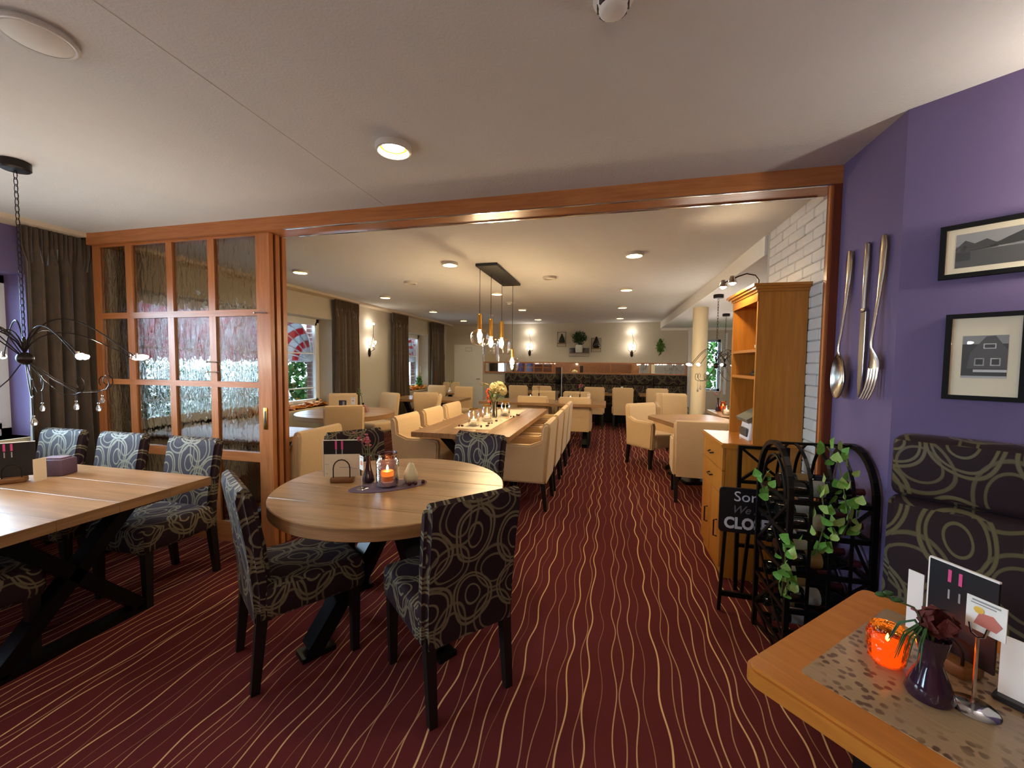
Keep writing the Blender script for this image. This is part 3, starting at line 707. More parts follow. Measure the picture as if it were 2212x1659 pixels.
# small table before the column: grey-topped, chamfered corners
t = thing('dining_table', 'oak table with clipped corners left of the cabinet, before the column', 'table', (1.10, 5.55, 0), rd(18))
c = .12; w, d = .46, .55; m = MB(); m.prism([(-w+c, -d), (w-c, -d), (w, -d+c), (w, d-c), (w-c, d), (-w+c, d), (-w, d-c), (-w, -d+c)], .715, .77, 'z', bev=.005, seg=1); obj('table_top', m, OAK, t)
m = MB(); m.rbox((0, 0, .37), (.10, .10, .70), .005, 1); m.rbox((0, 0, .02), (.5, .5, .04), .01, 1); obj('pedestal', m, BLACKM, t, 0)
for k in range(4):
    a = k*PI/2+.5; m = MB(); m.bar((0.03*math.cos(a), .03*math.sin(a), .36), (.42*math.cos(a), .42*math.sin(a), .05), .07, .05); obj('leg', m, BLACKM, t, 0)
# small beech table at the right with stone-look inlay
TA = Vector((0.320, 1.030, 0)); TU = Vector((0.69, -0.724, 0)); TV = Vector((0.724, 0.69, 0)); TW, TL = 0.66, 1.15
tc = TA + TU*(TL/2) + TV*(TW/2); tang = math.atan2(TU.y, TU.x)
t = thing('beech_table', 'small beech-framed table with mottled stone-look inlay at the lower right', 'table', (tc.x, tc.y, 0), tang)
def rr_poly(hx, hy, r, n=6):
    P = []
    for cx, cy, a0 in ((hx-r, hy-r, 0), (-hx+r, hy-r, PI/2), (-hx+r, -hy+r, PI), (hx-r, -hy+r, 3*PI/2)):
        for k in range(n+1): a = a0+PI/2*k/n; P.append((cx+r*math.cos(a), cy+r*math.sin(a)))
    return P
m = MB(); m.prism(rr_poly(TL/2, TW/2, .032), .720, .7685, 'z', bev=.008, seg=2); obj('frame_top', m, BEECH, t)
m = MB(); m.prism(rr_poly(TL/2-.085, TW/2-.085, .012), .7685, .7700, 'z'); obj('inlay', m, INLAY, t, 0)
m = MB(); m.rbox((0, 0, .36), (.09, .09, .70), .005, 1); m.rbox((0, 0, .02), (.45, .45, .04), .01, 1); m.rbox((0, 0, .70), (.4, .3, .03), .006, 1); obj('pedestal', m, BLACKM, t, 0)
def on_small(a, b): p = TA + TU*a + TV*b; return (p.x, p.y)

# ------------------------------------------------------------------ bench at the angled wall
ba = math.atan2(WD.y, WD.x); bo = WP + WN*0.004
t = thing('wall_bench', 'dark ring patterned bench with high padded back against the purple angled wall', 'bench', (bo.x, bo.y, 0), ba)
# local x along wall, local -y away from the wall
x0, x1 = 0.035, 1.75
m = MB(); m.rbox(((x0+x1)/2, -.085, 1.075), (x1-x0, .15, .245), .035, 3); obj('headrest_cushion', m, RINGB, t, 50)
m = MB(); m.prism([(-.012, .46), (-.012, .945), (-.03, .952), (-.15, .952), (-.178, .93), (-.215, .46)], x0, x1, 'x', bev=.02, seg=2); obj('back_cushion', m, RINGB, t, 50)
m = MB(); m.rbox(((x0+x1)/2, -.30, .405), (x1-x0, .56, .13), .035, 3); obj('seat_cushion', m, RINGB, t, 50)
m = MB(); m.b2(x0+.01, x1-.01, -.52, -.01, 0, .345); obj('plinth', m, BLACKW, t, 0)
m = MB(); m.b2(x0+.01, x1-.01, -.03, -.006, .345, 1.18); obj('backboard', m, BLACKW, t, 0)
# far banquette
t = thing('banquette', 'long dark ring patterned banquette along the far wall under the mirror', 'bench', (0, 0, 0))
X0, X1 = -2.78, 1.86
for i in range(6):
    a = X0+(X1-X0)*i/6; b = X0+(X1-X0)*(i+1)/6
    m = MB(); m.rbox(((a+b)/2, YF-.10, 1.075), (b-a-.008, .15, .25), .03, 2); obj('headrest_cushion', m, RINGB, t, 50)
    m = MB(); m.rbox(((a+b)/2, YF-.12, .70), (b-a-.008, .19, .49), .03, 2); obj('back_cushion', m, RINGB, t, 50)
    m = MB(); m.rbox(((a+b)/2, YF-.30, .41), (b-a-.008, .50, .12), .03, 2); obj('seat_cushion', m, RINGB, t, 50)
m = MB(); m.b2(X0, X1, YF-.50, YF-.02, 0, .35); obj('plinth', m, BLACKW, t, 0)
m = MB(); m.b2(X0, X1, YF-.025, YF-.002, .35, 1.19); obj('backboard', m, BLACKW, t, 0)
# strip mirror above it
t = thing('strip_mirror', 'long low wood-framed mirror above the far banquette', 'mirror', (0, YF, 0)); MX0, MX1 = -3.40, 1.86
m = MB(); m.b2(MX0+.03, MX1-.03, -.02, -.004, 1.235, 1.475); obj('mirror_glass', m, MIRROR, t, 0)
for (z0, z1) in ((1.205, 1.238), (1.472, 1.505)):
    m = MB(); m.b2(MX0, MX1, -.045, -.002, z0, z1); obj('frame_rail', m, CHERRY_H, t, 0)
for x in (MX0, -2.25, -1.02, .02, 1.0, MX1-.03):
    m = MB(); m.b2(x, x+.03, -.04, -.002, 1.238, 1.472); obj('frame_stile', m, CHERRY_V, t, 0)
# white door at the far left with an outlined plate, small wall fixtures
t = struct('door_4', MB().b2(-4.30, -3.45, YF-.035, YF-.003, 0.005, 1.975), WHITEP)
m = MB(); m.b2(-4.33, -3.42, YF-.02, YF, 1.975, 2.01); obj('door_frame', m, TAUPE, t, 0)
m = MB(); x, z, w, h2 = -3.86, 1.84, .095, .05
for a in ((x-w, x+w, z-h2, z-h2+.008), (x-w, x+w, z+h2-.008, z+h2), (x-w, x-w+.008, z-h2, z+h2), (x+w-.008, x+w, z-h2, z+h2)): m.b2(a[0], a[1], YF-.042, YF-.035, a[2], a[3])
obj('door_plate', m, GREYP, t, 0)
m = MB(); m.tube([(-3.52, YF-.035, 1.02), (-3.52, YF-.08, 1.02), (-3.62, YF-.085, 1.02)], .011, 6); obj('door_handle', m, CHROME, t)
m = MB(); m.rbox((WL+.02, 10.62, 1.62), (.04, .11, .17), .01, 1); solo('call_point', m, plain('brick_red_plastic', (120, 50, 40), 0.4), 'small red wall call point right of the last curtain', 'alarm')
m = MB(); m.rbox((WL+.018, 10.52, 1.28), (.03, .08, .08), .008, 1); solo('light_switch', m, DGREY, 'small dark wall switch below the red call point', 'switch')

# smoked glass screen
t = thing('glass_screen', 'upright smoked glass divider panel standing on the oak table', 'screen', (-0.93, 7.62, 0.77))
m = MB(); m.rbox((0, 0, .32), (.11, .008, .62), .002, 1); obj('glass_panel', m, SCREENG, t, 0)
m = MB(); m.b2(.054, .062, -.006, .006, .01, .63); obj('bright_edge', m, plain('glass_edge', (170, 186, 196), .2), t, 0)
m = MB(); m.rbox((0, 0, .006), (.14, .10, .012), .003, 1); obj('base', m, CHROME, t, 0)

# ------------------------------------------------------------------ cabinet with hutch
t = thing('sideboard', 'honey wood base cabinet with drawers against the white brick wall', 'cabinet', (0, 0, 0)); CX, CY0, CY1, CT = .765, 3.0, 3.56, .94
m = MB(); m.b2(CX+.02, 1.235, CY0, CY1, 0, CT-.035); obj('carcass', m, HONEY_V, t, 0)
m = MB(); m.prism([(CX-.015, CY0-.02), (1.235, CY0-.02), (1.235, CY1+.02), (CX-.015, CY1+.02)], CT-.035, CT, 'z', bev=.008); obj('worktop', m, HONEY_H, t)
def front(y0, y1, z0, z1, nm, hz=None, vert=False):
    m = MB(); m.rbox((CX+.008, (y0+y1)/2, (z0+z1)/2), (.022, y1-y0-.004, z1-z0-.004), .003, 1); o = obj(nm, m, HONEY_V, t, 30)
    ym = (y0+y1)/2; zm = (z0+z1)/2; X = CX-.004
    if vert: pts = [(X, y0+.07, zm+.06), (X-.022, y0+.07, zm+.055), (X-.022, y0+.07, zm-.055), (X, y0+.07, zm-.06)]
    else: pts = [(X, ym-.045, zm), (X-.02, ym-.04, zm-.006), (X-.022, ym+.04, zm-.006), (X, ym+.045, zm)]
    h = MB(); h.tube(pts, .005, 6); obj('handle', h, IRON, o)
front(CY0, CY1, .745, .905, 'drawer'); front(CY0, CY1, .575, .745, 'drawer')
front(CY0, (CY0+CY1)/2, .07, .575, 'cupboard_door', vert=True); front((CY0+CY1)/2, CY1, .07, .575, 'cupboard_door', vert=True)
m = MB(); m.b2(CX+.03, 1.235, CY0+.01, CY1-.01, 0, .07); obj('plinth', m, HONEY_H, t, 0)
t = thing('hutch', 'tall open-shelved honey wood hutch with cornice on the base cabinet', 'shelf', (0, 0, CT)); HX = .945
m = MB(); m.b2(HX, 1.235, CY0, CY0+.022, 0, 1.015); obj('side_panel', m, HONEY_V, t, 0)
m = MB(); m.b2(HX, 1.235, CY1-.022, CY1, 0, 1.015); obj('side_panel', m, HONEY_V, t, 0)
m = MB(); m.b2(1.215, 1.235, CY0+.022, CY1-.022, 0, 1.015); obj('back_panel', m, HONEY_V, t, 0)
m = MB(); m.b2(HX, 1.235, CY0+.022, CY1-.022, .99, 1.015); obj('top_panel', m, HONEY_H, t, 0)
for z in (.435, .62):
    m = MB(); m.b2(HX+.004, 1.215, CY0+.022, CY1-.022, z, z+.02); obj('shelf_board', m, HONEY_H, t, 0)
m = MB(); m.b2(HX-.004, HX+.002, CY0, CY1, .955, 1.015)
for dz, e in ((1.015, .012), (1.032, .028), (1.047, .042)): m.b2(HX-e, 1.237, CY0-e, CY1+e, dz, dz+.017)
obj('cornice', m, HONEY_H, t, 0)
# items on hutch and cabinet
for i in range(3):
    m = MB(); m.lathe([(.03, 0), (.062, .016), (.062, .021), (.028, .006)], 18); solo('saucer', m, PAPER, 'small white dish on the upper hutch shelf, %s of its stack' % ('lowest', 'middle', 'topmost')[i], 'dish', (1.06, 3.20, CT+.64+.0075*i), 0, 'stacked white dishes')
m = MB(); m.rbox((0, 0, .012), (.12, .20, .024), .006, 1); m.rbox((0, .03, .032), (.10, .10, .016), .005, 1); solo('card_terminal', m, BLACKP, 'flat black device on the lower hutch shelf', 'device', (1.07, 3.24, CT+.455))
t = thing('cash_printer', 'grey and white printer with slanted lid on the cabinet top inside the hutch', 'printer', (1.06, 3.24, CT), 0)
m = MB(); m.prism([(-.10, 0), (.10, 0), (.10, .24), (-.08, .13)], -.11, .11, 'y', bev=.006); obj('body', m, plain('printer_white', (206, 206, 212), .5), t)
m = MB(); m.bar((-.115, 0, .135), (.10, 0, .262), .24, .03); obj('lid', m, plain('printer_lid', (110, 112, 100), .45), t)
m = MB(); m.rbox((-.102, 0, .05), (.012, .14, .06), .004, 1); obj('paper_slot', m, DGREY, t)
# two-spot lamp on the hutch
t = thing('picture_lamp', 'bent-arm lamp with two bright spots above the hutch cornice', 'lamp', (.98, 3.12, CT+1.064))
m = MB(); m.rbox((0, 0, .006), (.05, .08, .012), .003, 1); obj('base', m, IRON, t)
m = MB(); m.tube([(0, 0, .01), (0, 0, .05), (-.02, .01, .085), (-.07, .02, .10), (-.12, .03, .085), (-.15, .035, .07)], .005, 6); m.tube([(-.12, .03, .085), (-.18, .14, .065)], .005, 6); obj('arm', m, IRON, t)
for (x, y, z) in ((-.155, .035, .06), (-.185, .15, .055)):
    m = MB(); m.lathe([(.014, .03), (.028, -.01), (.030, -.02)], 14, (x, y, z), caps=False); h = obj('lamp_head', m, CHROME, t)
    m = MB(); m.sphere((x, y, z-.012), .022, 10, 6); obj('spot_bulb', m, SPOTM, h)
# ------------------------------------------------------------------ wine rack with bottles, ivy, sign
RX0, RX1, RY, RH = .83, 1.165, 2.30, 1.08; RR = .20
t = thing('wine_rack', 'black iron barrel-topped wine rack by the door jamb, ivy trailing over it', 'wine rack', (0, RY, 0))
def arch(x, r=RR, n=14, zt=RH): return [(x, -r, 0)] + [(x, -r*math.cos(PI*k/n), zt-r*1.15+r*1.15*math.sin(PI*k/n)) for k in range(n+1)] + [(x, r, 0)]
for i in range(5):
    x = RX0+(RX1-RX0)*i/4; m = MB(); pts = arch(x)
    for a, b in zip(pts, pts[1:]): m.bar(a, b, .022 if i in (0, 4) else .014, .022 if i in (0, 4) else .006)
    obj('arch_rib', m, BLACKM, t, 30)
for sx in (-1,):
    m = MB(); m.tube([(RX0, -RR*.72*math.cos(PI*k/12), RH-.26+.20*math.sin(PI*k/12)) for k in range(13)], .008, 6); obj('inner_arch', m, BLACKM, t)
m = MB(); m.bar((RX0-.01, 0, RH), (RX1+.01, 0, RH), .02, .012); obj('ridge_bar', m, BLACKM, t, 0)
ROWS = (.14, .32, .50, .68, .84)
for z in ROWS:
    for y in (-RR, -.066, .066, RR):
        m = MB(); m.bar((RX0-.005, y, z), (RX1+.005, y, z), .012, .022); obj('rail', m, BLACKM, t, 0)
    for x in (RX0, RX1):
        m = MB(); m.bar((x, -RR, z-.006), (x, RR, z-.006), .014, .018); obj('cross_rail', m, BLACKM, t, 0)
for x in (RX0, RX1):
    for z0, z1 in zip((.02,)+ROWS[::2], ROWS[::2]):
        m = MB(); m.bar((x, -RR, z0), (x, RR, z1), .008, .016); m.bar((x, RR, z0), (x, -RR, z1), .008, .016); obj('brace', m, BLACKM, t, 0)
bp = [(.0, 0), (.034, .0), (.038, .006), (.038, .185), (.030, .215), (.014, .245), (.0135, .292), (.016, .294), (.016, .302), (0, .302)]
bt = None
LAB = (plain('cream_label', (150, 138, 110), .6), plain('grey_label', (140, 138, 134), .6), plain('tan_label', (120, 92, 48), .6))
for ri, z in enumerate(ROWS):
    for ci, (y, cn) in enumerate(((-.132, 'front'), (0, 'middle'), (.132, 'back'))):
        if (ri, ci) in ((4, 2), (0, 0)): continue
        lab = 'dark wine bottle lying in the rack, %s row from the bottom, %s one' % (('first', 'second', 'third', 'fourth', 'top')[ri], cn)
        b = thing('wine_bottle', lab, 'bottle', (RX0+.012, RY+y, z+.05), 0, 'wine bottles in the rack')
        M = Matrix.Rotation(PI/2, 4, 'Y')
        m = MB(); m.lathe(bp, 16, (0, 0, .005), 0, M); obj('glass', m, DARKG, b)
        m = MB(); m.lathe([(.0386, .075), (.0386, .14)], 16, (0, 0, .005), 0, M, caps=False); obj('paper_label', m, LAB[(ri+ci) % 3], b)
        m = MB(); m.lathe([(.0145, .25), (.0165, .294), (.0165, .304), (0, .304)], 12, (0, 0, .005), 0, M); obj('capsule', m, plain('wine_capsule', (70, 20, 30), .4) if 'wine_capsule' not in MATS else MATS['wine_capsule'], b)
# small black frame with crossed braces behind the rack
t = thing('cross_frame', 'black frame with crossed braces between the cabinet and the wine rack', 'stand', (0, 2.86, 0))
m = MB()
for x in (.83, 1.10): m.bar((x, 0, 0), (x, 0, .955), .022, .022)
obj('upright', m, BLACKM, t, 0)
m = MB()
for z in (.945, .72, .30): m.bar((.83, 0, z), (1.10, 0, z), .02, .02)
obj('crossbar', m, BLACKM, t, 0)
m = MB(); m.bar((.83, 0, .72), (1.10, 0, .945), .016, .016); obj('brace', m, BLACKM, t, 0)
m = MB(); m.bar((1.10, .004, .72), (.83, .004, .945), .016, .016); obj('brace', m, BLACKM, t, 0)
# closed sign on its easel
def text_mesh(name, s, size, mat, parent, loc, rot=(PI/2, 0, 0), bold=0.0, shear=0, ext=0.0015, sx=1.0):
    c = D.curves.new('txt', 'FONT'); c.body = s; c.size = size; c.align_x = 'CENTER'; c.align_y = 'CENTER'; c.extrude = ext; c.offset = bold; c.shear = shear; c.resolution_u = 3
    o = D.objects.new('txt', c); COL.objects.link(o); dg = bpy.context.evaluated_depsgraph_get(); me = D.meshes.new_from_object(o.evaluated_get(dg))
    D.objects.remove(o); D.curves.remove(c); me.name = name; me.materials.clear(); me.materials.append(mat)
    r = D.objects.new(name, me); COL.objects.link(r); r.parent = parent; r.location = loc; r.rotation_euler = rot; r.scale = (sx, 1, 1); return r
SGX, SGY = .835, 2.62
t = thing('closed_sign', 'black board on an easel reading Sorry We Are CLOSED beside the cabinet', 'sign', (SGX, SGY, 0), rd(-3))
m = MB(); m.prism([(x, z) for x, z in rr_poly(.175, .135, .02)], -.008, .008, 'y', M=Matrix.Translation((0, 0, .607))); obj('board', m, BLACKP, t, 0)
SIGNW = plain('sign_lettering', (190, 188, 200), .6)
text_mesh('lettering', 'Sorry', .085, SIGNW, t, (.0, -.010, .69), sx=1.05)
text_mesh('lettering', 'We Are', .066, plain('sign_script', (92, 90, 100), .6), t, (.0, -.010, .612), shear=.35)
text_mesh('lettering', 'CLOSED', .092, SIGNW, t, (0, -.010, .528), bold=.0035, sx=.86)
for sx in (-1, 1):
    m = MB(); m.bar((sx*.13, .012, .62), (sx*.165, -.03, .0), .018, .018); obj('leg', m, BLACKM, t, 0)
m = MB(); m.bar((0, .012, .62), (0, .16, 0), .018, .018); obj('leg', m, BLACKM, t, 0)
m = MB(); m.bar((-.16, -.02, .10), (.16, -.02, .10), .016, .03); obj('crossbar', m, BLACKM, t, 0)
# ivy
lm = MB(); lp = [(0, 0), (.016, .002), (.026, .014), (.022, .026), (.012, .040), (0, .056), (-.012, .040), (-.022, .026), (-.026, .014), (-.016, .002)]
lm.add([(x, y, 0.004*math.sin(90*x)) for x, y in lp]+[(0, .02, .005)], [(i, (i+1) % 10, 10) for i in range(10)])
IVM = lm.mesh('ivy_leaf', [LEAFV], 60)
IVY2 = lm.mesh('ivy_leaf', [noisy('ivy_variegated', (150, 178, 96), .4, .4, 90)], 60)
def ivy(label, path, n, seed, spread=.035, sc=1.0):
    r = random.Random(seed); t = thing('ivy_garland', label, 'plant', path[0]); o0 = Vector(path[0]); P = [Vector(p)-o0 for p in path]
    m = MB(); m.tube(P, .003, 5); obj('stem', m, STEM, t)
    for i in range(n):
        u = i/(n-1)*(len(P)-1); k = min(int(u), len(P)-2); p = P[k].lerp(P[k+1], u-k)
        l = D.objects.new('ivy_leaf', IVM if r.random() < .6 else IVY2); COL.objects.link(l); l.parent = t
        l.location = p + Vector((r.uniform(-1, 1), r.uniform(-1.2, .5), r.uniform(-.6, .6)))*spread
        l.rotation_euler = (r.uniform(.9, 2.0), r.uniform(-.6, .6), r.uniform(-1.6, 1.6)+PI); s = r.uniform(.55, 1.0)*sc; l.scale = (s, s, s)
yf = RY-RR-.012
ivy('trailing ivy over the right front of the wine rack', [(1.02, RY-.08, RH+.005), (1.03, RY-.16, RH-.05), (1.03, yf, .93), (1.04, yf-.01, .85), (1.05, yf-.015, .78), (1.03, yf-.01, .70)], 30, 3, .04, 1.15)
ivy('ivy spray down the middle of the wine rack', [(.95, yf+.02, .92), (.95, yf-.015, .84), (.955, yf-.02, .76), (.94, yf-.02, .68), (.93, yf-.01, .60)], 20, 5, .035, 1.1)
ivy('dense green ivy tuft at the lower left front of the wine rack', [(RX0-.01, yf+.02, .66), (RX0-.02, yf-.01, .56), (RX0-.03, yf-.02, .48), (RX0-.03, yf-.01, .40)], 26, 8, .04, 1.1)
ivy('small ivy sprig at the upper left side of the wine rack', [(RX0-.02, RY+.05, .90), (RX0-.05, RY+.02, .86), (RX0-.04, RY-.02, .80)], 7, 9, .035)

# ------------------------------------------------------------------ giant cutlery on the purple wall (local: x out of the wall to -X, z up)
def strip(m, secs, thick=.006, n=10):
    # secs: (z, half_width, offset from the wall, hollow); a flattened tapering body
    K = len(secs); vs = []; fs = []
    for (z, w, o, hol) in secs:
        for k in range(n):
            a = 2*PI*k/n; y = w*math.cos(a); d = thick*math.sin(a); vs.append((-(o + d - hol*(1-(math.cos(a))**2)), y, z))
    for i in range(K-1):
        for k in range(n): fs.append((i*n+k, i*n+(k+1) % n, (i+1)*n+(k+1) % n, (i+1)*n+k))
    fs.append(tuple(range(n))); fs.append(tuple((K-1)*n+k for k in range(n))); m.add(vs, fs)
WX = 1.19
t = thing('decorative_spoon', 'giant steel spoon hung on the purple wall beside the door jamb', 'spoon', (WX, 2.43, 1.32))
m = MB(); strip(m, [(.735, .010, .016, 0), (.725, .020, .016, 0), (.68, .026, .016, 0), (.60, .021, .017, 0), (.48, .012, .022, 0), (.36, .0085, .032, 0), (.27, .0075, .042, 0), (.225, .009, .045, 0), (.205, .012, .040, 0)]); obj('handle', m, STEEL, t, 60)
m = MB()
def bowl(u, v):
    a = 2*PI*u; r = v; z = .10 + .115*r*math.cos(a); y = .060*r*math.sin(a)*(1-.16*math.cos(a)); return (-(.018 + .026*r*r), y, z)
m.grid(bowl, 24, 7, closeu=False); m.grid(lambda u, v: (bowl(1-u, v)[0]+.004, bowl(1-u, v)[1], bowl(1-u, v)[2]), 24, 7)
m.tube([bowl(u/24, 1) for u in range(24)], .0025, 5, closed=True); obj('bowl', m, STEEL, t, 60)
t = thing('decorative_knife', 'giant steel table knife hung on the purple wall between spoon and fork', 'knife', (WX, 2.285, 1.32))
m = MB(); strip(m, [(.735, .008, .014, 0), (.725, .015, .014, 0), (.66, .018, .014, 0), (.55, .013, .015, 0), (.46, .011, .016, 0), (.425, .0115, .016, 0)], .010); obj('handle', m, STEEL, t, 60)
m = MB(); m.rbox((-.016, 0, .418), (.022, .032, .016), .005, 2); obj('bolster', m, STEEL, t)
m = MB(); m.prism([(-.020, .41), (.020, .41), (.023, .25), (.022, .08), (.012, .01), (.004, 0), (-.006, .02), (-.018, .12), (-.020, .25)], -.019, -.013, 'x', bev=.0015, seg=1); obj('blade', m, STEEL, t, 30)
t = thing('decorative_fork', 'giant steel fork hung on the purple wall, nearest the pictures', 'fork', (WX, 2.165, 1.32))
m = MB(); strip(m, [(.735, .010, .016, 0), (.725, .019, .016, 0), (.68, .025, .016, 0), (.58, .020, .018, 0), (.46, .012, .024, 0), (.34, .0085, .036, 0), (.27, .0075, .042, 0), (.235, .010, .042, 0), (.205, .022, .034, 0), (.175, .036, .030, 0), (.14, .040, .030, 0)]); obj('handle', m, STEEL, t, 60)
for k in range(4):
    y = -.030+.020*k; m = MB(); strip(m, [(.145, .0075, .030, 0), (.10, .0062, .033, 0), (.05, .0055, .042, 0), (.01, .0042, .056, 0), (0, .002, .060, 0)], .004, 8); obj('tine', m, STEEL, t, 60, loc=(0, y, 0))

# ------------------------------------------------------------------ pictures on the angled wall
def picture(label, s0, s1, z0, z1, matw, art):
    cx, cz = (s0+s1)/2, (z0+z1)/2; p = WP + WD*cx + WN*.004
    t = thing('framed_picture', label, 'picture', (p.x, p.y, cz), ba, 'black-framed pictures')
    w, h = (s1-s0)/2, (z1-z0)/2; b = .017
    for (a, c, d, e) in ((-w, w, h-b, h), (-w, w, -h, -h+b), (-w, -w+b, -h+b, h-b), (w-b, w, -h+b, h-b)):
        m = MB(); m.b2(a, c, -.022, -.001, d, e); obj('frame_bar', m, FRAMEB, t, 0)
    m = MB(); m.b2(-w+b, w-b, -.008, -.001, -h+b, h-b); obj('mount', m, MOUNTP, t, 0)
    iw, ih = w-b-matw[0], h-b-matw[1]
    for k, (x0, x1, zz0, zz1, g) in enumerate([(-1, 1, -1, 1, art[0])] + art[1]):
        m = MB(); m.b2(x0*iw, x1*iw, -.0086-.0003*k, -.0078, zz0*ih, zz1*ih)
        gm = MATS.get('print_%d' % g) or plain('print_%d' % g, (g, g, g), .5); obj('print', m, gm, t, 0)
    for (poly, g) in art[2]:
        m = MB(); m.prism([(x*iw, z*ih) for x, z in poly], -.0096, -.0078, 'y'); gm = MATS.get('print_%d' % g) or plain('print_%d' % g, (g, g, g), .5); obj('print', m, gm, t, 0)
    m = MB(); m.b2(-w+b, w-b, -.0165, -.015, -h+b, h-b); obj('glass', m, PICG, t, 0)
hills = [([(-1, .15), (-.75, .6), (-.5, .35), (-.2, .55), (.1, .2), (.1, 0), (-1, -.1)], 70), ([(-.1, .1), (.3, .45), (.7, .75), (1, .65), (1, .05), (-.1, 0)], 58),
         ([(-1, .05), (-.4, .12), (.2, .06), (1, .14), (1, .02), (-1, -.05)], 190), ([(-1, 0), (-.85, .3), (-.72, .3), (-.72, 0)], 150)]
picture('black-framed landscape photograph of a river bank, the upper picture on the purple wall', .118, .40, 1.816, 2.022, (.026, .022), (120, [(-1, 1, .3, 1, 158), (-1, 1, -1, -.05, 84), (-1, -.6, -.6, -.1, 60)], hills))
hw = [(-.42, .02, -.42, -.06, 226), (.28, .72, -.42, -.06, 226), (-.05, .5, .38, .62, 220), (-.36, -.04, -.37, -.11, 60), (.34, .66, -.37, -.11, 60), (0, .45, .42, .58, 70), (-.45, 1, -.72, -.60, 215), (-1, 1, -1, -.9, 190)]
picture('black-framed portrait photograph of a gabled house, the lower picture on the purple wall', .148, .356, 1.345, 1.676, (.030, .068), (64, [(-1, 1, .6, 1, 150)] + hw, [([(-.75, -.55), (-.62, .2), (.05, .95), (.45, .98), (1, .3), (1, -.55)], 88)] + [([(a, c), (b_, c), (b_, d), (a, d)], g) for a, b_, c, d, g in hw]))

# ------------------------------------------------------------------ ceiling fixtures
def downlight(label, x, y, z=CEIL, on=True, group='round ceiling downlights', first={}):
    if on in first: return dup(first[on], (x, y, z), 0, label, group)
    t = thing('downlight', label, 'ceiling light', (x, y, z), 0, group)
    m = MB(); m.lathe([(.074, 0), (.086, 0), (.088, -.012), (.085, -.028), (.076, -.031), (.072, -.028), (.070, -.004)], 28, caps=False); obj('trim_ring', m, plain('downlight_trim', (200, 194, 186), .35) if 'downlight_trim' not in MATS else MATS['downlight_trim'], t, 40)
    if on:
        m = MB(); m.lathe([(.072, -.027), (.066, -.006), (.052, -.005)], 28, caps=False); obj('reflector', m, CUPM, t, 40)
        m = MB(); m.lathe([(1e-6, -.006), (.054, -.006)], 24, caps=False); obj('lamp_disc', m, DOWNM, t, 0)
    else:
        m = MB(); m.lathe([(1e-6, -.018), (.05, -.016), (.074, -.006)], 24, caps=False); obj('cover', m, WHITEP, t, 60)
    first[on] = t; return t
cn = {-3.58: 'window-side', -1.69: 'middle', 0.21: 'aisle'}; rn = ('first', 'second', 'third', 'fourth')
for x in cn:
    for i, y in enumerate((4.13, 6.0, 7.85, 9.65)): downlight('lit round downlight, %s row, %s from the header' % (cn[x], rn[i]), x, y)
downlight('lit round downlight in the front room ceiling above the round table', -1.064, 1.869)
downlight('unlit round ceiling disc left of the pendant bar', -2.61, 5.0, on=False)
downlight('unlit round ceiling disc right of the pendant bar', -0.745, 5.036, on=False)
t = thing('ceiling_speaker', 'round white unlit dome fitting on the ceiling at the upper left', 'ceiling light', (-1.855, .985, CEIL))
m = MB(); m.lathe([(.088, 0), (.098, -.004), (.100, -.016), (.092, -.022), (.084, -.020)], 30, caps=False); obj('rim', m, plain('dome_rim', (190, 188, 186), .3), t, 60)
m = MB(); m.lathe([(.086, -.018), (.06, -.028), (.03, -.033), (1e-6, -.034)], 30, caps=False); obj('dome', m, WHITEP, t, 60)
t = thing('smoke_detector', 'white smoke detector at the top edge of the front room ceiling', 'detector', (-.012, 1.27, CEIL))
m = MB(); m.lathe([(.058, 0), (.058, -.012), (.046, -.018), (.040, -.040), (.030, -.048), (1e-6, -.050)], 24, caps=False); obj('body', m, WHITEP, t, 40)
m = MB()
for k in range(8): m.box((.043*math.cos(k*PI/4), .043*math.sin(k*PI/4), -.028), (.006, .02, .014), rz=k*PI/4)
obj('vent', m, DGREY, t, 0)
for x, y, l in ((-1.742, 6.989, 'small white sprinkler head on the back room ceiling, the nearer one'), (-2.575, 8.722, 'small white sprinkler head on the back room ceiling, the farther one')):
    m = MB(); m.lathe([(.05, 0), (.05, -.012), (.03, -.02), (.028, -.04), (1e-6, -.045)], 16, caps=False); m.bar((0, 0, -.02), (.12, .0, -.012), .012, .01); solo('sprinkler', m, WHITEP, l, 'sprinkler', (x, y, CEIL), group='ceiling sprinklers')

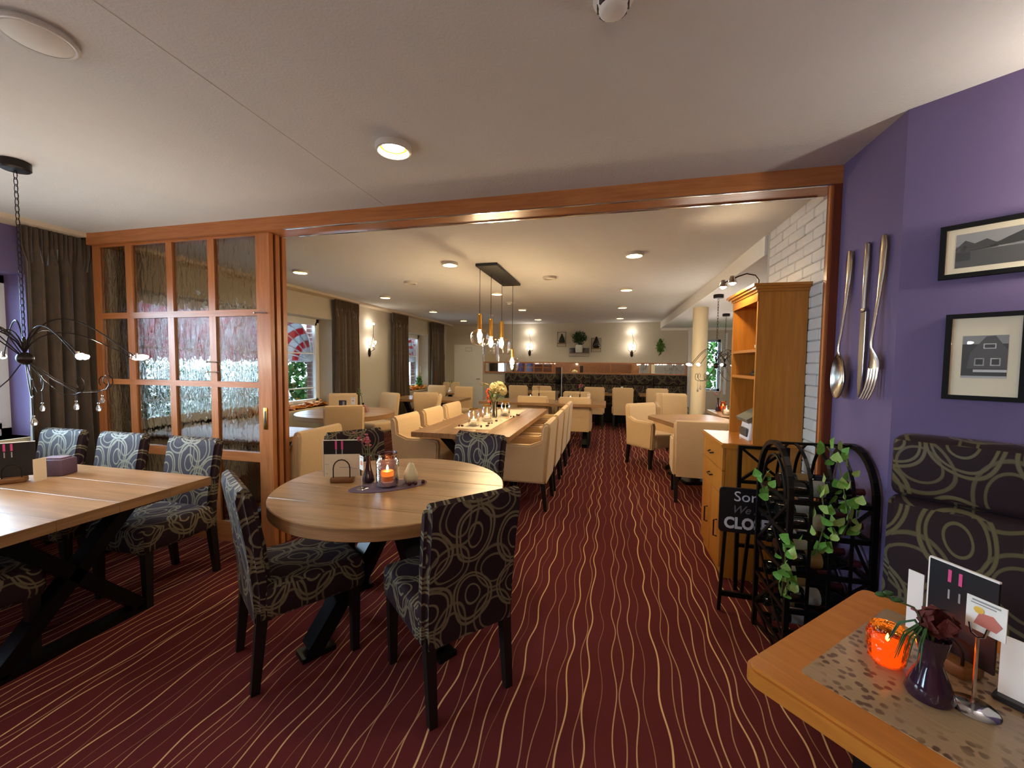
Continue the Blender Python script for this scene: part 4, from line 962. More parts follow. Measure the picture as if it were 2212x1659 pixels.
# pendant bar with four amber glasses
t = thing('pendant_lamp', 'black bar pendant with four amber glasses over the long table', 'pendant lamp', (-1.31, 4.80, CEIL))
m = MB(); m.rbox((0, 0, -.015), (.245, 1.17, .03), .004, 1); obj('ceiling_bar', m, plain('bar_black', (34, 34, 34), .5), t, 0)
PD = [(-.105, -.47, 2.004, 1.84, 1.665, 'drop', .105), (-.068, -.16, 1.986, 1.78, 1.49, 'cyl', .10), (-.03, .19, 1.993, 1.79, 1.585, 'cyl', .115), (.035, .50, 1.652, 1.545, 1.375, 'drop', .095)]
for (x, y, zt, zs, zb, kind, R) in PD:
    a, b, c = zt-CEIL, zs-CEIL, zb-CEIL
    m = MB(); m.tube([(x, y, -.03), (x, y, a)], .0035, 6); cd = obj('cord', m, BLACKP, t)
    m = MB(); m.lathe([(.010, a+.012), (.022, a), (.024, a-.01), (.024, b+.01), (.030, b)], 16, (x, y, 0)); obj('brass_neck', m, BRASS, t)
    h = b-c
    if kind == 'drop': pr = [(.03, b), (R*.72, b-.012), (R*.93, b-.04), (R, b-h*.38), (R*.98, b-h*.7), (R*.86, c+.02), (R*.70, c)]
    else: pr = [(.03, b), (R*.55, b-.008), (R*.92, b-.02), (R, b-.05), (R, c+.02), (R*.95, c)]
    m = MB(); m.lathe(pr, 26, (x, y, 0), caps=False); g = obj('glass_shade', m, SMOKE, t, 60)
    m = MB(); z0 = b-.005; L = min(.12, h*.62); m.lathe([(.012, z0), (.016, z0-.02), (.028, z0-L*.45), (.026, z0-L*.7), (.012, z0-L*.95), (1e-6, z0-L)], 12, (x, y, 0)); obj('bulb', m, FILAM, g, 60)

def chandelier(label, x, y, zc, zh, R, seed, narm=9):
    r = random.Random(seed); t = thing('wire_chandelier', label, 'chandelier', (x, y, zc), 0, 'dark wire chandeliers')
    m = MB(); m.lathe([(.055, 0), (.062, -.006), (.062, -.042), (.054, -.050), (1e-6, -.052)], 24, caps=False); obj('canopy', m, IRON, t, 40)
    h = zh-zc; m = MB(); n = int((-h-.10)/.036)
    for k in range(n):
        z = -.055-k*.036-.02; M = Matrix.Translation((0, 0, z)) @ Matrix.Rotation((k % 2)*PI/2+.3, 4, 'Z')
        m.tube([(.009*math.cos(a*PI/5), 0, .024*math.sin(a*PI/5)) for a in range(10)], .0022, 4, closed=True, M=M)
    obj('chain', m, IRON, t)
    m = MB(); m.tube([(0, 0, h+.12), (0, 0, h)], .006, 6); m.sphere((0, 0, h), .036, 14, 9); obj('hub', m, IRON, t)
    for k in range(narm):
        a = 2*PI*k/narm + r.uniform(-.12, .12); c, s = math.cos(a), math.sin(a); Rk = R*r.uniform(.85, 1.0)
        hh = r.uniform(.13, .22)
        pts = [(c*Rk*(f/12)**1.15, s*Rk*(f/12)**1.15, h+.03+hh*math.sin(PI*(f/12)**.8)*(1-.12*f/12)-.02*f/12) for f in range(13)]
        m = MB(); m.tube(pts, .0036, 5); arm = obj('arm', m, IRON, t)
        m = MB(); ex, ey, ez = pts[-1]; m.lathe([(.008, .03), (.011, .0), (.008, -.005)], 10, (ex, ey, ez)); m2 = MB()
        obj('socket', m, CHROME, arm)
        d = Vector((c, s, .15)).normalized(); M = Matrix.Translation((ex, ey, ez)) @ d.to_track_quat('Z', 'Y').to_matrix().to_4x4()
        m2.lathe([(.007, 0), (.017, .016), (.016, .034), (.007, .054), (1e-6, .058)], 8, (0, 0, 0), 0, M); obj('bulb', m2, BULBM, arm, 60)
        # curl and crystal
        a2 = a+PI/narm; c, s = math.cos(a2), math.sin(a2); u = r.choice((-1, 1)); R2 = R*r.uniform(.55, .85)
        sp = [(c*R2*(f), s*R2*(f), h+u*zz) for f, zz in ((0, 0), (.3, .12), (.6, .20), (.85, .20))]
        cx, cz = .92, .14
        for q in range(9): sp.append((c*R2*(cx-.0+.10*math.cos(1.9-q*.75)*(1-q*.07)), s*R2*(cx+.10*math.cos(1.9-q*.75)*(1-q*.07)), h+u*(cz+.055*math.sin(1.9-q*.75)*(1-q*.07))))
        m = MB(); m.tube(sp, .003, 5); w = obj('curl', m, IRON, t)
        px, py, pz = sp[3]; L = r.uniform(.04, .10); m = MB(); m.tube([(px, py, pz), (px, py, pz-L)], .0012, 4); obj('wire', m, IRON, w)
        m = MB(); m.lathe([(1e-6, 0), (.009, -.014), (.014, -.030), (.010, -.042), (1e-6, -.048)], 7, (px, py, pz-L), caps=False); obj('crystal_drop', m, CRYSTAL, w, 0)
        m = MB(); m.sphere((px, py, pz-L+.004), .006, 6, 4); obj('crystal_bead', m, CRYSTAL, w, 0)
    return t
chandelier('dark wire chandelier with crystal drops hanging at the left of the front room', -3.16, 1.56, CEIL, 1.47, .53, 4, 9)
chandelier('dark wire chandelier beside the round column, nearer one', 1.36, 5.80, SOFFIT, 1.46, .36, 5, 8)
chandelier('dark wire chandelier beyond the column, farther one', 2.00, 7.95, SOFFIT, 1.47, .40, 6, 8)

chandelier('added dark wire chandelier, unseen behind the camera over the aisle', 0.3, -1.0, CEIL, 1.75, .55, 8, 8)  # out of view, added so its bulbs brighten the front ceiling
chandelier('added dark wire chandelier, unseen behind the camera at the window side', -2.6, -1.2, CEIL, 1.75, .55, 9, 8)  # second unseen chandelier, added as fill for the front room
def wall_lamp(label, loc, rz, lamp=None):
    t = thing('wall_lamp', label, 'wall lamp', loc, rz, 'bronze wall lamps')   # local -y points into the room
    m = MB(); m.sphere((0, -.012, .05), .05, 14, 8, sc=(.75, .45, 1.7)); obj('base', m, IRON, t, 60)
    for (x, y, z, bow) in ((.0, -.10, .58, .03), (.02, -.13, .235, -.10), (-.04, -.12, .16, .09)):
        pts = [(0, -.02, .06), (bow*.7, -.05, .06+(z-.06)*.35), (bow, -.08, .06+(z-.06)*.65), (x, y, z-.03)]
        m = MB(); m.tube(pts, .004, 5); st = obj('stem', m, IRON, t)
        m = MB(); m.lathe([(.010, -.03), (.013, -.01), (.018, 0)], 10, (x, y, z), caps=False); obj('socket', m, CHROME, st)
        m = MB(); m.sphere((x, y, z+.018), .021, 10, 7); obj('bulb', m, lamp or LAMPB, st, 60)
    m = MB(); m.tube([(0, -.02, .05), (.10, -.05, .12), (.12, -.06, .28), (.04, -.06, .40)], .003, 5); m.tube([(0, -.02, .05), (-.09, -.05, .14), (-.10, -.06, .26)], .003, 5); obj('curl', m, IRON, t)
    return t
L1 = wall_lamp('three-bulb wall lamp on the far wall, left of the wall shelves', (-2.12, YF-.002, 1.70), 0)
dup(L1, (.545, YF-.002, 1.69), 0, 'three-bulb wall lamp on the far wall, right of the wall shelves')
dup(L1, (WL+.002, 7.02, 1.60), PI/2, 'three-bulb wall lamp between two curtains on the window wall')
p = WP + WD*.62 + WN*.002; wall_lamp('three-bulb wall lamp on the purple angled wall beyond the pictures', (p.x, p.y, 1.72), ba, emit('purple_wall_bulb', WARM2, 70.0))
dup(L1, (WL+.002, -.1, 1.65), PI/2, 'three-bulb wall lamp on the purple wall behind the camera, window side')
dup(L1, (-1.2, YB+.002, 1.65), PI, 'three-bulb wall lamp on the timber wall behind the camera')
dup(L1, (1.2, YB+.002, 1.65), PI, 'second three-bulb wall lamp on the timber wall behind the camera')

# ------------------------------------------------------------------ wall shelves and plants on the far wall
def wire_shelf(label, x, z, w, h):
    t = thing('wall_shelf', label, 'shelf', (x, YF, z), 0, 'wire wall shelves')
    m = MB(); m.b2(-w/2, w/2, -.115, -.006, 0, .018); obj('shelf_board', m, BROWNW, t, 0)
    m = MB(); d = .004
    for y in (-.115, -.008):
        m.tube([(-w/2-d, y, -.08), (w/2+d, y, -.08), (w/2+d, y, h), (-w/2-d, y, h)], .004, 4, closed=True)
    for xx in (-w/2-d, w/2+d):
        for zz in (-.08, h): m.bar((xx, -.115, zz), (xx, -.008, zz), .007, .007)
    obj('wire_frame', m, BLACKM, t, 0); return t
wire_shelf('small wire wall shelf at the left holding a dark little tree', -1.25, 2.00, .21, .30)
wire_shelf('middle wire wall shelf with brown board under the potted bush', -.785, 1.745, .50, .12)
wire_shelf('small wire wall shelf at the right holding a dark glass drop vase', -.35, 1.865, .23, .27)
m = MB(); m.lathe([(1e-6, .0), (.075, .005), (.085, .04), (.06, .12), (.025, .20), (.012, .24), (1e-6, .245)], 16, caps=False)
t = thing('mini_tree', 'dark cone-shaped little tree on the left wire shelf', 'plant', (-1.245, YF-.062, 2.018))
obj('foliage', m, noisy('dark_moss', (36, 48, 32), .8, .5, 60, .6, 60, .02), t, 60); m = MB(); m.lathe([(.045, 0), (.05, .03), (.045, .0301)], 14); obj('pot', m, BLACKW, t)
m = MB(); m.lathe([(1e-6, .0), (.07, .003), (.098, .05), (.09, .11), (.055, .19), (.03, .25), (.024, .29), (.02, .29), (.018, .25)], 18, caps=False); solo('drop_vase', m, DARKG, 'dark glass drop-shaped vase on the right wire shelf', 'vase', (-.345, YF-.10, 1.883), smooth=60)
t = bush('potted_bush', 'bushy green plant in a pale pot on the middle wall shelf', 'plant', (-.785, YF-.13, 1.96), (.20, .11, .36), 420, LEAFD, seed=44, leaf=.06)
m = MB(); m.lathe([(1e-6, -.197), (.075, -.197), (.092, -.17), (.098, -.10), (.092, -.02), (.08, 0), (.076, -.004), (1e-6, -.01)], 20, caps=False); obj('pot', m, POT, t, 50)
m = MB(); m.lathe([(1e-6, 0), (.07, 0), (.075, .10), (.07, .12), (1e-6, .12)], 14, caps=False); solo('dark_candle_pot', m, DGREY, 'dark round pot left of the pale plant pot on the middle shelf', 'pot', (-.955, YF-.085, 1.763), smooth=50)
m = MB(); m.lathe([(1e-6, 0), (.07, 0), (.075, .10), (.07, .12), (1e-6, .12)], 14, caps=False); solo('dark_candle_pot', m, DGREY, 'dark round pot right of the pale plant pot on the middle shelf', 'pot', (-.615, YF-.085, 1.763), smooth=50)
bush('hanging_plant', 'green trailing plant hanging on the far wall by the beam', 'plant', (1.235, YF-.10, 1.72), (.085, .07, .40), 130, LEAF, seed=45, leaf=.085)
# ------------------------------------------------------------------ things on the tables
TZ = 0.77
def flame(parent, x, y, z, s=1.0):
    m = MB(); m.lathe([(1e-6, 0), (.006*s, .008*s), (.0065*s, .014*s), (.003*s, .026*s), (1e-6, .034*s)], 8, (x, y, z), caps=False); obj('flame', m, FLAMEM, parent, 60)
def jar_candle(label, x, y, z, r=.052, h=.17, glass=GLASS, wax=WAX, glow=WAXGLOW, lid=True, group='candle jars', waxh=.07, waxr=.032, first={}):
    key = (r, h, glass.name)
    if key in first: return dup(first[key], (x, y, z), 0, label, group)
    t = thing('candle_jar', label, 'candle jar', (x, y, z), 0, group)
    m = MB(); m.lathe([(1e-6, .001), (r*.86, .001), (r, .012), (r, h*.78), (r*.82, h*.86), (r*.80, h*.95), (r*.86, h)], 24, caps=False); obj('glass', m, glass, t, 60)
    m = MB(); m.lathe([(r*.80, h-.004), (r*.90, h-.002), (r*.90, h+.006), (r*.80, h+.004)], 24, caps=False); obj('rim', m, BRASS if lid else glass, t, 50)
    m = MB(); m.lathe([(1e-6, .006), (r*.9, .006), (r*.94, .016), (r*.94, .030), (1e-6, .031)], 20, caps=False); obj('sand', m, CREAMP, t, 40)
    m = MB(); m.lathe([(1e-6, .030), (waxr, .030), (waxr, waxh), (1e-6, waxh-.003)], 16, caps=False); obj('candle', m, wax, t, 40)
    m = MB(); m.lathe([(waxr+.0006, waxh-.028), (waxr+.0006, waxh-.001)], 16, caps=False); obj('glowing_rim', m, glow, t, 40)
    flame(t, 0, 0, waxh); first[key] = t; return t
def menu_stand(label, x, y, z, deg, black=True, cream=True, big=1.0, hs=1.0):
    t = thing('menu_holder', label, 'menu holder', (x, y, z), rd(deg)); b = big
    m = MB(); m.rbox((0, 0, .016), (.13*b, .062, .032), .008, 2); obj('wooden_base', m, wood('holder_wood', (96, 60, 30), (128, 84, 44), 'u', .5) if 'holder_wood' not in MATS else MATS['holder_wood'], t)
    for y0 in (-.022, .022):
        m = MB(); w = .046*b; m.tube([(-w, y0, .03), (-w, y0, .085*b)]+[(-w*math.cos(PI*k/8), y0, .085*b+.05*b*math.sin(PI*k/8)) for k in range(9)]+[(w, y0, .03)], .0035, 6); obj('wire_hoop', m, IRON, t)
    if black:
        m = MB(); m.box((0, .008, .032+.105*b*hs), (.215*b, .006, .21*b*hs)); mm = obj('menu_cover', m, BLACKP, t, 0)
        m = MB(); m.box((0, .008, .032+.2115*b*hs), (.216*b, .0065, .004)); m.box((-.1085*b, .008, .032+.105*b*hs), (.003, .0065, .21*b*hs)); obj('page_edge', m, PAPER, mm, 0)
        for sx in (-1, 1):
            m = MB(); m.box((sx*.017*b-.02*b, .0042, .032+.183*b*hs), (.011*b, .0012, .050*b)); obj('print', m, PINKP, mm, 0)
            m = MB(); m.box((sx*.017*b-.02*b, .0042, .032+.138*b*hs), (.006*b, .0012, .038*b)); obj('print', m, GREYP, mm, 0)
    if cream:
        m = MB(); m.box((.0, -.007, .032+.066*b), (.20*b, .004, .132*b)); mm = obj('drinks_card', m, CREAMP, t, 0)
        for dx, dz, w in ((-.085, .075, .02), (.02, .055, .07), (.07, .048, .03), (-.085, .02, .01)):
            m = MB(); m.box((dx*b, -.0096, .032+dz*b), (w*b, .0012, .003*b)); obj('print', m, GREYP, mm, 0)
    return t
def card_holder(label, x, y, z, deg, h=.125, big=1.0):
    t = thing('card_holder', label, 'card holder', (x, y, z), rd(deg))
    m = MB(); m.lathe([(1e-6, .006), (.010, .006), (.030*big, .004), (.033*big, .001), (1e-6, 0)], 24, caps=False); obj('foot', m, CHROME, t, 50)
    m = MB(); m.tube([(0, 0, .004), (0, 0, h-.02)], .0028, 8); m.tube([(-.012, 0, h), (-.009, 0, h-.014), (0, 0, h-.02), (.009, 0, h-.014), (.012, 0, h)], .002, 5); obj('rod', m, CHROME, t)
    m = MB(); m.box((0, -.002, h+.028*big), (.052*big, .0015, .078*big)); c = obj('card', m, PAPER, t, 0)
    m = MB(); m.prism([(-.016, -.012), (.014, -.012), (.016, .004), (.002, .014), (-.014, .006)], -.0034, -.0026, 'y', M=Matrix.Translation((0, 0, h+.028*big))); obj('print', m, plain('peach_print', (226, 150, 110), .5) if 'peach_print' not in MATS else MATS['peach_print'], c, 0)
    m = MB(); m.box((0, -.003, h+.058*big), (.035*big, .0008, .004)); obj('print', m, GREYP, c, 0)
    return t
def sprig_vase(label, x, y, z, h=.15, glass=None, fm=None, seed=0, fh=.13, n=18, lean=.0):
    r = random.Random(seed); t = thing('bud_vase', label, 'vase', (x, y, z))
    m = MB(); m.lathe([(1e-6, .0), (.030, .002), (.036, .012), (.030, .035), (.016, h*.55), (.012, h*.78), (.018, h), (.0155, h), (.010, h*.78), (1e-6, .05)], 20, caps=False); obj('glass', m, glass or VASEG, t, 60)
    for k in range(3):
        ex, ey = r.uniform(-.06, .06)+lean, r.uniform(-.05, .05); st = [(0, 0, h*.5), (ex*.3, ey*.3, h+fh*.4), (ex, ey, h+fh*r.uniform(.6, 1.05))]
        m = MB(); m.tube(st, .0018, 5); s = obj('stem', m, STEM, t)
        for q in range(n//3):
            u = r.uniform(.3, 1); p = Vector(st[1]).lerp(Vector(st[2]), u)+Vector((r.uniform(-1, 1), r.uniform(-1, 1), r.uniform(-1, 1)))*.016
            b = MB(); b.sphere(p, r.uniform(.006, .011), 6, 4, sc=(1, 1, r.uniform(.6, 1))); obj('blossom', b, fm or ROSE, s, 60)
    return t
# round table in front
t = solo('oval_place_mat', MB().prism([(.215*math.cos(a*PI/20), .098*math.sin(a*PI/20)) for a in range(40)], 0, .003, 'z'), PLUM, 'oval plum felt mat in the middle of the front round table', 'place mat', (-1.195, 2.03, TZ), rd(40))
menu_stand('wooden menu holder with black menu and cream card on the front round table', -1.497, 2.035, TZ, 20)
sprig_vase('slim plum glass vase with dusty pink sprig on the front round table', -1.345, 2.06, TZ+.003, .155, VASEG, ROSE, 3, .15, 30)
card_holder('chrome card holder in front of the pink sprig vase', -1.31, 1.945, TZ+.003, -35, .115)
jar_candle('lilac glass jar with burning orange candle on the plum mat', -1.205, 2.03, TZ+.003, .062, .185, LILAC, WAXO, GLOWWAX, False, None, .085, .034)
m = MB(); m.lathe([(1e-6, 0), (.030, .004), (.042, .03), (.040, .055), (.026, .085), (.018, .105), (.010, .115), (1e-6, .116)], 16, caps=False); m.tube([(0, 0, .112), (.004, 0, .135)], .003, 5)
solo('gourd', m, GOURD, 'pale pear-shaped gourd behind the lilac jar', 'gourd', (-1.105, 2.115, TZ+.003), smooth=60)
for i, (x, y, l) in enumerate(((-1.085, 2.06, 'dark berry beside the gourd, nearest the jar'), (-1.06, 2.085, 'dark berry beside the gourd, middle one'), (-1.03, 2.12, 'dark berry beside the gourd, outermost one'))):
    m = MB(); m.sphere((0, 0, .011), .011, 10, 7); solo('berry', m, BERRY, l, 'berry', (x, y, TZ+.003), group='dark berries on the plum mat', smooth=60)
# left table
menu_stand('wooden menu holder with black menus at the far left of the left oak table', -3.255, 1.535, TZ, 50, True, False, .80, 1.15)
t = thing('napkin_box', 'dark plum napkin box behind the black menu on the left table', 'napkin box', (-3.24, 1.715, TZ), rd(20)); m = MB(); m.rbox((0, 0, .05), (.14, .10, .10), .008, 2); obj('box', m, PLUM, t)
m = MB(); m.rbox((0, 0, .104), (.11, .07, .01), .003, 1); obj('napkins', m, plain('plum_napkin', (120, 92, 104), .8), t, 0)
m = MB(); m.box((0, 0, .065), (.06, .004, .13)); solo('cream_card', m, CREAMP, 'upright cream card right of the black menu on the left table', 'card', (-3.165, 1.60, TZ), rd(100), smooth=0)
sprig_vase('plum vase at the far left edge of the left oak table', -3.55, 1.45, TZ, .15, VASEG, ROSE, 5)
# long table: runner, three jars, bouquet, berries and leaves
solo('table_runner', MB().b2(-.20, .20, -.95, .95, 0, .003), RUNNER, 'cream linen runner along the long table', 'table runner', (-1.40, 4.98, TZ), smooth=0)
jar_candle('glass candle jar with brass rim on the runner, nearest us', -1.455, 4.25, TZ+.003, .062, .185, GLASS, group='glass candle jars on the runner')
jar_candle('glass candle jar with brass rim on the runner, middle one', -1.415, 4.63, TZ+.003, .062, .185, GLASS, group='glass candle jars on the runner')
jar_candle('glass candle jar with brass rim on the runner, beside the bouquet', -1.33, 5.18, TZ+.003, .062, .185, GLASS, group='glass candle jars on the runner')
rb = random.Random(5)
for i, (x, y, l) in enumerate(((-1.56, 4.13, 'beside the nearest jar, window side'), (-1.33, 4.15, 'before the nearest jar, aisle side'), (-1.30, 4.22, 'right of the nearest jar'), (-1.31, 4.40, 'between the two nearer jars'), (-1.28, 4.60, 'right of the middle jar'), (-1.20, 5.05, 'before the bouquet jar'), (-1.17, 5.22, 'right of the bouquet jar'))):
    m = MB()
    for k in range(4): m.sphere((rb.uniform(-.02, .02), rb.uniform(-.02, .02), .012), rb.uniform(.009, .012), 8, 6)
    solo('berry_cluster', m, BERRY, 'small cluster of dark red berries on the runner, %s' % l, 'berries', (x, y, TZ+.003), group='berries on the runner', smooth=60)
m = MB(); lobes = []
for k in range(16): a = 2*PI*k/16; q = (.045 if k % 2 == 0 else .024); lobes.append((q*math.cos(a), q*math.sin(a)))
m.prism(lobes, 0, .002, 'z'); MO = m.mesh('maple_leaf', [plain('maple_orange', (214, 96, 44), .6)], 0)
for x, y, z, l in ((-1.22, 4.90, .01, 'orange maple leaf on the runner, nearer one'), (-1.25, 5.02, .012, 'orange maple leaf on the runner, farther one')):
    o = obj('maple_leaf', MO, None, None, 0, (x, y, TZ+.006)); o.rotation_euler = (.3, .2, x*9); tag(o, l, 'leaf', 'maple leaves on the runner')
t = thing('flower_bouquet', 'autumn bouquet of cream hydrangeas and orange lanterns in a glass vase on the long table', 'bouquet', (-1.43, 4.97, TZ+.003))
m = MB(); m.lathe([(1e-6, 0), (.040, .002), (.045, .02), (.042, .15), (.055, .205), (.050, .205), (.038, .15), (.040, .02), (1e-6, .012)], 20, caps=False); obj('glass_vase', m, GLASS, t, 60)
r = random.Random(11); m = MB()
for k in range(12):
    a = r.uniform(0, 6.28); e = (.09*math.cos(a), .08*math.sin(a), .30+r.uniform(-.04, .06)); m.tube([(.02*math.cos(a+2), .02*math.sin(a+2), .01), (.015*math.cos(a), .015*math.sin(a), .19), e], .003, 5)
obj('stems', m, STEM, t)
for (x, y, z, R) in ((.02, -.04, .385, .062), (.10, .0, .365, .062), (.05, .07, .40, .058), (-.01, .04, .355, .05), (.13, -.03, .34, .045)):
    b = MB(); h = MB()
    for q in range(70):
        d = Vector((r.gauss(0, 1), r.gauss(0, 1), r.gauss(0, 1))).normalized(); M = Matrix.Translation(Vector((x, y, z))+d*R*Vector((1, 1, .85)).length/1.65) @ d.to_track_quat('Z', 'Y').to_matrix().to_4x4() @ Matrix.Rotation(r.uniform(0, 3), 4, 'Z')
        s = .017; b.add([(0, 0, 0), (s, -.4*s, .004), (.9*s, .9*s, .006), (-.4*s, s, .004), (-s, .3*s, .005), (-.8*s, -.9*s, .004), (.2*s, -s, .005)], [(0, 1, 2), (0, 2, 3), (0, 3, 4), (0, 4, 5), (0, 5, 6), (0, 6, 1)], 0, M)
    obj('hydrangea_head', b, HYDR, t, 0)
ORL = plain('lantern_orange', (236, 88, 40), .5)
for (x, y, z) in ((-.085, -.03, .33), (-.075, -.02, .295), (-.06, -.05, .275), (-.09, .0, .245), (-.05, -.04, .205), (-.06, -.06, .36)):
    b = MB(); b.lathe([(1e-6, .02), (.014, .012), (.018, 0), (.012, -.014), (1e-6, -.024)], 8, (x, y, z), caps=False); obj('orange_lantern', b, ORL, t, 60)
for (x, y, z, rz) in ((-.15, -.02, .40, 2.6), (-.12, .0, .43, 2.2), (-.10, -.03, .38, 2.9), (-.07, .03, .41, 1.6)):
    b = MB(); M = Matrix.Translation((x+.07*0, y, z)) @ Matrix.Rotation(rz, 4, 'Z') @ Matrix.Rotation(.35, 4, 'X'); b.add([(0, 0, 0), (.022, .035, .006), (0, .085, 0), (-.022, .035, .006)], [(0, 1, 2, 3)], 0, M); obj('yellow_leaf', b, LEAFY, t, 0)
b = MB()
for k in range(30):
    a = r.uniform(0, 6.28); M = Matrix.Translation((.06*math.cos(a)+.03, .06*math.sin(a), r.uniform(.22, .33))) @ Matrix.Rotation(a-PI/2, 4, 'Z') @ Matrix.Rotation(r.uniform(-.4, .9), 4, 'X'); b.add([(0, 0, 0), (.02, .03, .004), (0, .08, 0), (-.02, .03, .004)], [(0, 1, 2, 3)], 0, M)
o = obj('green_leaves', b, LEAF, t, 0)
# other back-room tables
card_holder('card holder with peach card on the round back-room table', -3.53, 5.05, TZ, 5, .11, 1.3)
t = thing('menu_block', 'dark menu block on the round back-room table', 'menu holder', (-3.68, 5.02, TZ), rd(10)); m = MB(); m.rbox((0, 0, .075), (.10, .03, .15), .003, 1); obj('menu', m, plain('navy_card', (44, 46, 62), .4), t, 0); m = MB(); m.box((.02, -.0155, .09), (.03, .001, .09)); obj('print', m, GREYP, t, 0)
sprig_vase('vase with green and rose sprig on the round back-room table', -3.42, 5.12, TZ, .11, VASEG, LEAF, 7, .22, 24, -.03)
t = thing('napkin_box', 'dusty rose napkin box on the round back-room table', 'napkin box', (-3.36, 5.0, TZ), rd(15)); m = MB(); m.prism([(-.09, 0), (.09, 0), (.06, .09), (-.06, .09)], -.05, .05, 'y', bev=.004); obj('box', m, plain('rose_box', (146, 104, 104), .6), t)
for x, y, l in ((-1.42, 7.40, 'left of the glass screen'), (-.68, 7.40, 'right of the glass screen')):
    jar_candle('clear candle jar on the oak table, %s' % l, x, y, TZ, .05, .11, GLASS, lid=False, group=None)
sprig_vase('plum vase with bare dusty rose sprigs right of the glass screen', -.52, 7.5, TZ, .14, VASEG, ROSE, 8, .26, 24, .03)
sprig_vase('plum vase with rose sprig left of the glass screen', -1.28, 7.5, TZ, .14, VASEG, ROSE, 9, .2, 12)
card_holder('small card holder at the right of the screen table', -.36, 7.55, TZ, 0, .09)
jar_candle('orange candle jar on the left table before the banquette', -1.62, 10.0, TZ, .05, .13, ORANGEG, WAXO, GLOWWAX, False, None)
card_holder('card holder on the middle table before the banquette', .30, 10.0, TZ, 0, .10)
t = thing('napkin_box', 'dark napkin box on the middle table before the banquette', 'napkin box', (.08, 10.05, TZ)); m = MB(); m.rbox((0, 0, .045), (.20, .12, .09), .008, 2); obj('box', m, DGREY, t)
sprig_vase('vase with green sprig on the far corner table', -3.70, 9.05, TZ, .10, PAPER, LEAF, 10, .20, 18, .05)
t = thing('napkin_box', 'dark box on the table by the second window', 'napkin box', (-3.40, 7.2, TZ)); m = MB(); m.rbox((0, 0, .04), (.16, .11, .08), .006, 2); obj('box', m, DGREY, t)
jar_candle('glass jar with burning candle on the annex table', 1.62, 6.25, TZ, .055, .12, GLASS, lid=False, group=None)
jar_candle('orange glass candle jar on the annex table', 1.70, 6.75, TZ, .055, .14, ORANGEG, WAXO, GLOWWAX, False, None)
sprig_vase('dark vase with dry yellow bloom on the annex table', 1.80, 6.30, TZ, .16, VASEG, HYDR, 12, .14, 24)
sprig_vase('dark vase beside the orange jar on the annex table', 1.62, 6.72, TZ, .20, VASEG, ROSE, 13, .1, 9)
# garland of orange leaves on the sills
def garland(label, y0, y1, z, seed):
    r = random.Random(seed); t = thing('leaf_garland', label, 'garland', (WL-.06, (y0+y1)/2, z))
    m = MB(); N = 170; L = y1-y0
    for k in range(N):
        M = Matrix.Translation((r.uniform(-.09, .07), r.uniform(-.5, .5)*L, .012+abs(r.gauss(0, .028)))) @ Matrix.Rotation(r.uniform(0, 6.28), 4, 'Z') @ Matrix.Rotation(r.uniform(-.7, .7), 4, 'X'); s = r.uniform(.7, 1.3)
        m.add([(x*s*1.3, y*s*1.3, 0.01*math.cos(40*x)) for x, y in lobes], [tuple(range(16))], 0, M)
    o = obj('leaf', m, ORANGEL, t, 0); o['kind'] = 'stuff'; return t
garland('orange autumn leaf garland on the first back-room window sill', 4.4, 5.85, .74, 1)
garland('orange autumn leaf garland on the second back-room window sill', 8.4, 9.55, .80, 2)
bush('potted_sill_plant', 'small green plant on the second back-room window sill', 'plant', (WL-.10, 9.35, .80), (.08, .09, .34), 220, LEAF, seed=50, leaf=.06)
# small right table
x, y = .652, 1.108
t = thing('tealight_glass', 'faceted orange tealight glass glowing on the small right table', 'candle', (x, y, TZ))
m = MB(); NF = 14; rows = [(.026, .001), (.034, .012), (.037, .026), (.0385, .039), (.0395, .052), (.039, .065), (.037, .077), (.033, .088)]; vs = []; fs = []
for k, (R, z) in enumerate(rows):
    for q in range(NF): a = 2*PI*(q+.5*(k % 2))/NF; e = 1.0 if k in (0, 7) else (1.035 if k % 2 else .97); vs.append((R*e*math.cos(a), R*e*math.sin(a), z))
for k in range(7):
    for q in range(NF):
        a, b = k*NF+q, k*NF+(q+1) % NF; c, d = (k+1)*NF+q, (k+1)*NF+(q+1) % NF
        fs += [(a, b, c), (b, d, c)] if k % 2 == 0 else [(a, b, d), (a, d, c)]
fs.append(tuple(range(NF))[::-1]); m.add(vs, fs); obj('glass', m, ORANGEG, t, 0)
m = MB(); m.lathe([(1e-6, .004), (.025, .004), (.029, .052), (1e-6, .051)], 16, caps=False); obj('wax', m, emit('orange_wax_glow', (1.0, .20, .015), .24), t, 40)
flame(t, 0, 0, .052, .6)
x, y = .675, 1.012
t = thing('bud_vase', 'dark glass carafe vase with wilted red bloom on the small right table', 'vase', (x, y, TZ))
m = MB(); m.lathe([(1e-6, 0), (.036, .001), (.040, .010), (.034, .035), (.020, .07), (.018, .085), (.026, .115), (.030, .135), (.028, .135), (.022, .115), (.012, .085), (1e-6, .06)], 24, caps=False); obj('glass', m, VASEG, t, 60)
DRED = noisy('wilted_red', (92, 40, 36), .7, .3, 60)
r = random.Random(2)
m = MB()
for q in range(40):
    d = Vector((r.gauss(0, 1), r.gauss(0, 1), r.gauss(0, 1))).normalized(); M = Matrix.Translation(Vector((.008, .0, .165))+d*.024) @ d.to_track_quat('Z', 'Y').to_matrix().to_4x4(); s = .016; m.add([(0, -s, 0), (s, 0, .006), (0, s, 0), (-s, 0, .006)], [(0, 1, 2, 3)], 0, M)
obj('bloom', m, DRED, t, 0)
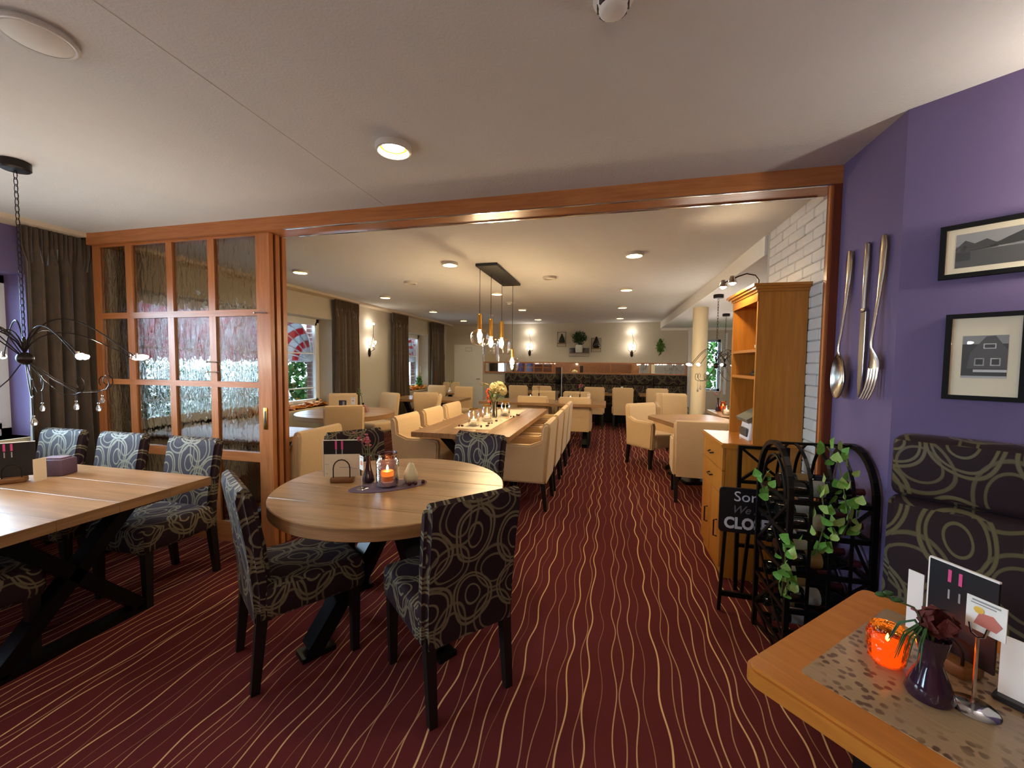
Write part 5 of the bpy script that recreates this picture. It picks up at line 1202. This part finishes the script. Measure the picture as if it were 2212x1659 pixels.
m = MB(); m.tube([(0, 0, .05), (.0, .0, .13), (-.03, .01, .185), (-.085, .02, .20)], .0022, 5); m.tube([(0, 0, .12), (.004, 0, .15)], .002, 5); obj('stem', m, STEM, t)
for k in range(12):
    m = MB(); a = r.uniform(2.2, 4.2); M = Matrix.Translation((-.008, 0, .125)) @ Matrix.Rotation(a, 4, 'Z') ; L = r.uniform(.05, .08)
    m.tube([(0, 0, 0), (L*.35, 0, .03), (L*.75, 0, .01), (L, 0, -.04)], [.002, .002, .0015, .0005], 4, M=M); obj('grass_blade', m, LEAFD, t)
for (x, y, z) in ((-.085, .02, .20), (-.06, .015, .195), (-.072, .018, .206)):
    m = MB(); m.sphere((x, y, z), .007, 6, 5, sc=(1.6, 1, .8)); obj('bud', m, LEAFD, t, 60)
x, y = .742, 1.0
t = thing('card_holder', 'chrome card holder with flower card on the small right table', 'card holder', (x, y, TZ), tang-.3)
m = MB(); m.lathe([(1e-6, .010), (.012, .009), (.036, .005), (.040, .001), (1e-6, 0)], 28, caps=False); obj('foot', m, CHROME, t, 50)
m = MB(); m.tube([(0, 0, .006), (0, 0, .15)], .0032, 8); m.tube([(-.014, 0, .175), (-.010, 0, .156), (0, 0, .15), (.010, 0, .156), (.014, 0, .175)], .0022, 5); obj('rod', m, CHROME, t)
m = MB(); m.box((.008, .004, .196), (.060, .002, .068)); c = obj('card', m, PAPER, t, 0)
m = MB(); m.prism([(-.014, -.018), (.020, -.020), (.028, -.004), (.014, .010), (-.006, .007)], .0018, .0026, 'y', M=Matrix.Translation((.005, 0, .194))); obj('print', m, plain('dusk_print', (190, 110, 96), .5), c, 0)
m = MB(); m.sphere((-.002, .0016, .206), .008, 8, 5, sc=(1, .06, .9)); obj('print', m, plain('yellow_print', (226, 180, 70), .5), c, 0)
m = MB(); m.box((.008, .0022, .224), (.042, .0008, .0035)); m.box((.004, .0022, .218), (.038, .0008, .002)); obj('print', m, GREYP, c, 0)
x, y = .793, 1.122
t = menu_stand('wooden menu holder with tall black menu and pink stripes on the small right table', x, y, TZ, -66, True, False, .58, 1.68)
x, y = .788, 1.245
t = thing('tall_card', 'narrow white upright card left of the black menu on the small right table', 'card', (x, y, TZ), rd(-64))
m = MB(); m.box((0, 0, .085), (.034, .003, .165)); obj('card', m, PAPER, t, 0); m = MB(); m.rbox((0, 0, .006), (.05, .04, .012), .003, 1); obj('wooden_foot', m, BEECH, t)
m = MB(); m.box((.002, -.0021, .068), (.018, .001, .007)); obj('print', m, plain('crimson_print', (150, 34, 70), .5), t, 0)
x, y = .835, 1.03
t = thing('tall_card', 'pale card leaning behind the flower card on the small right table', 'card', (x, y, TZ), rd(-50))
m = MB(); m.box((0, 0, .070), (.05, .003, .135)); obj('card', m, PAPER, t, 0); m = MB(); m.rbox((0, 0, .006), (.06, .04, .012), .003, 1); obj('foot', m, BLACKP, t)
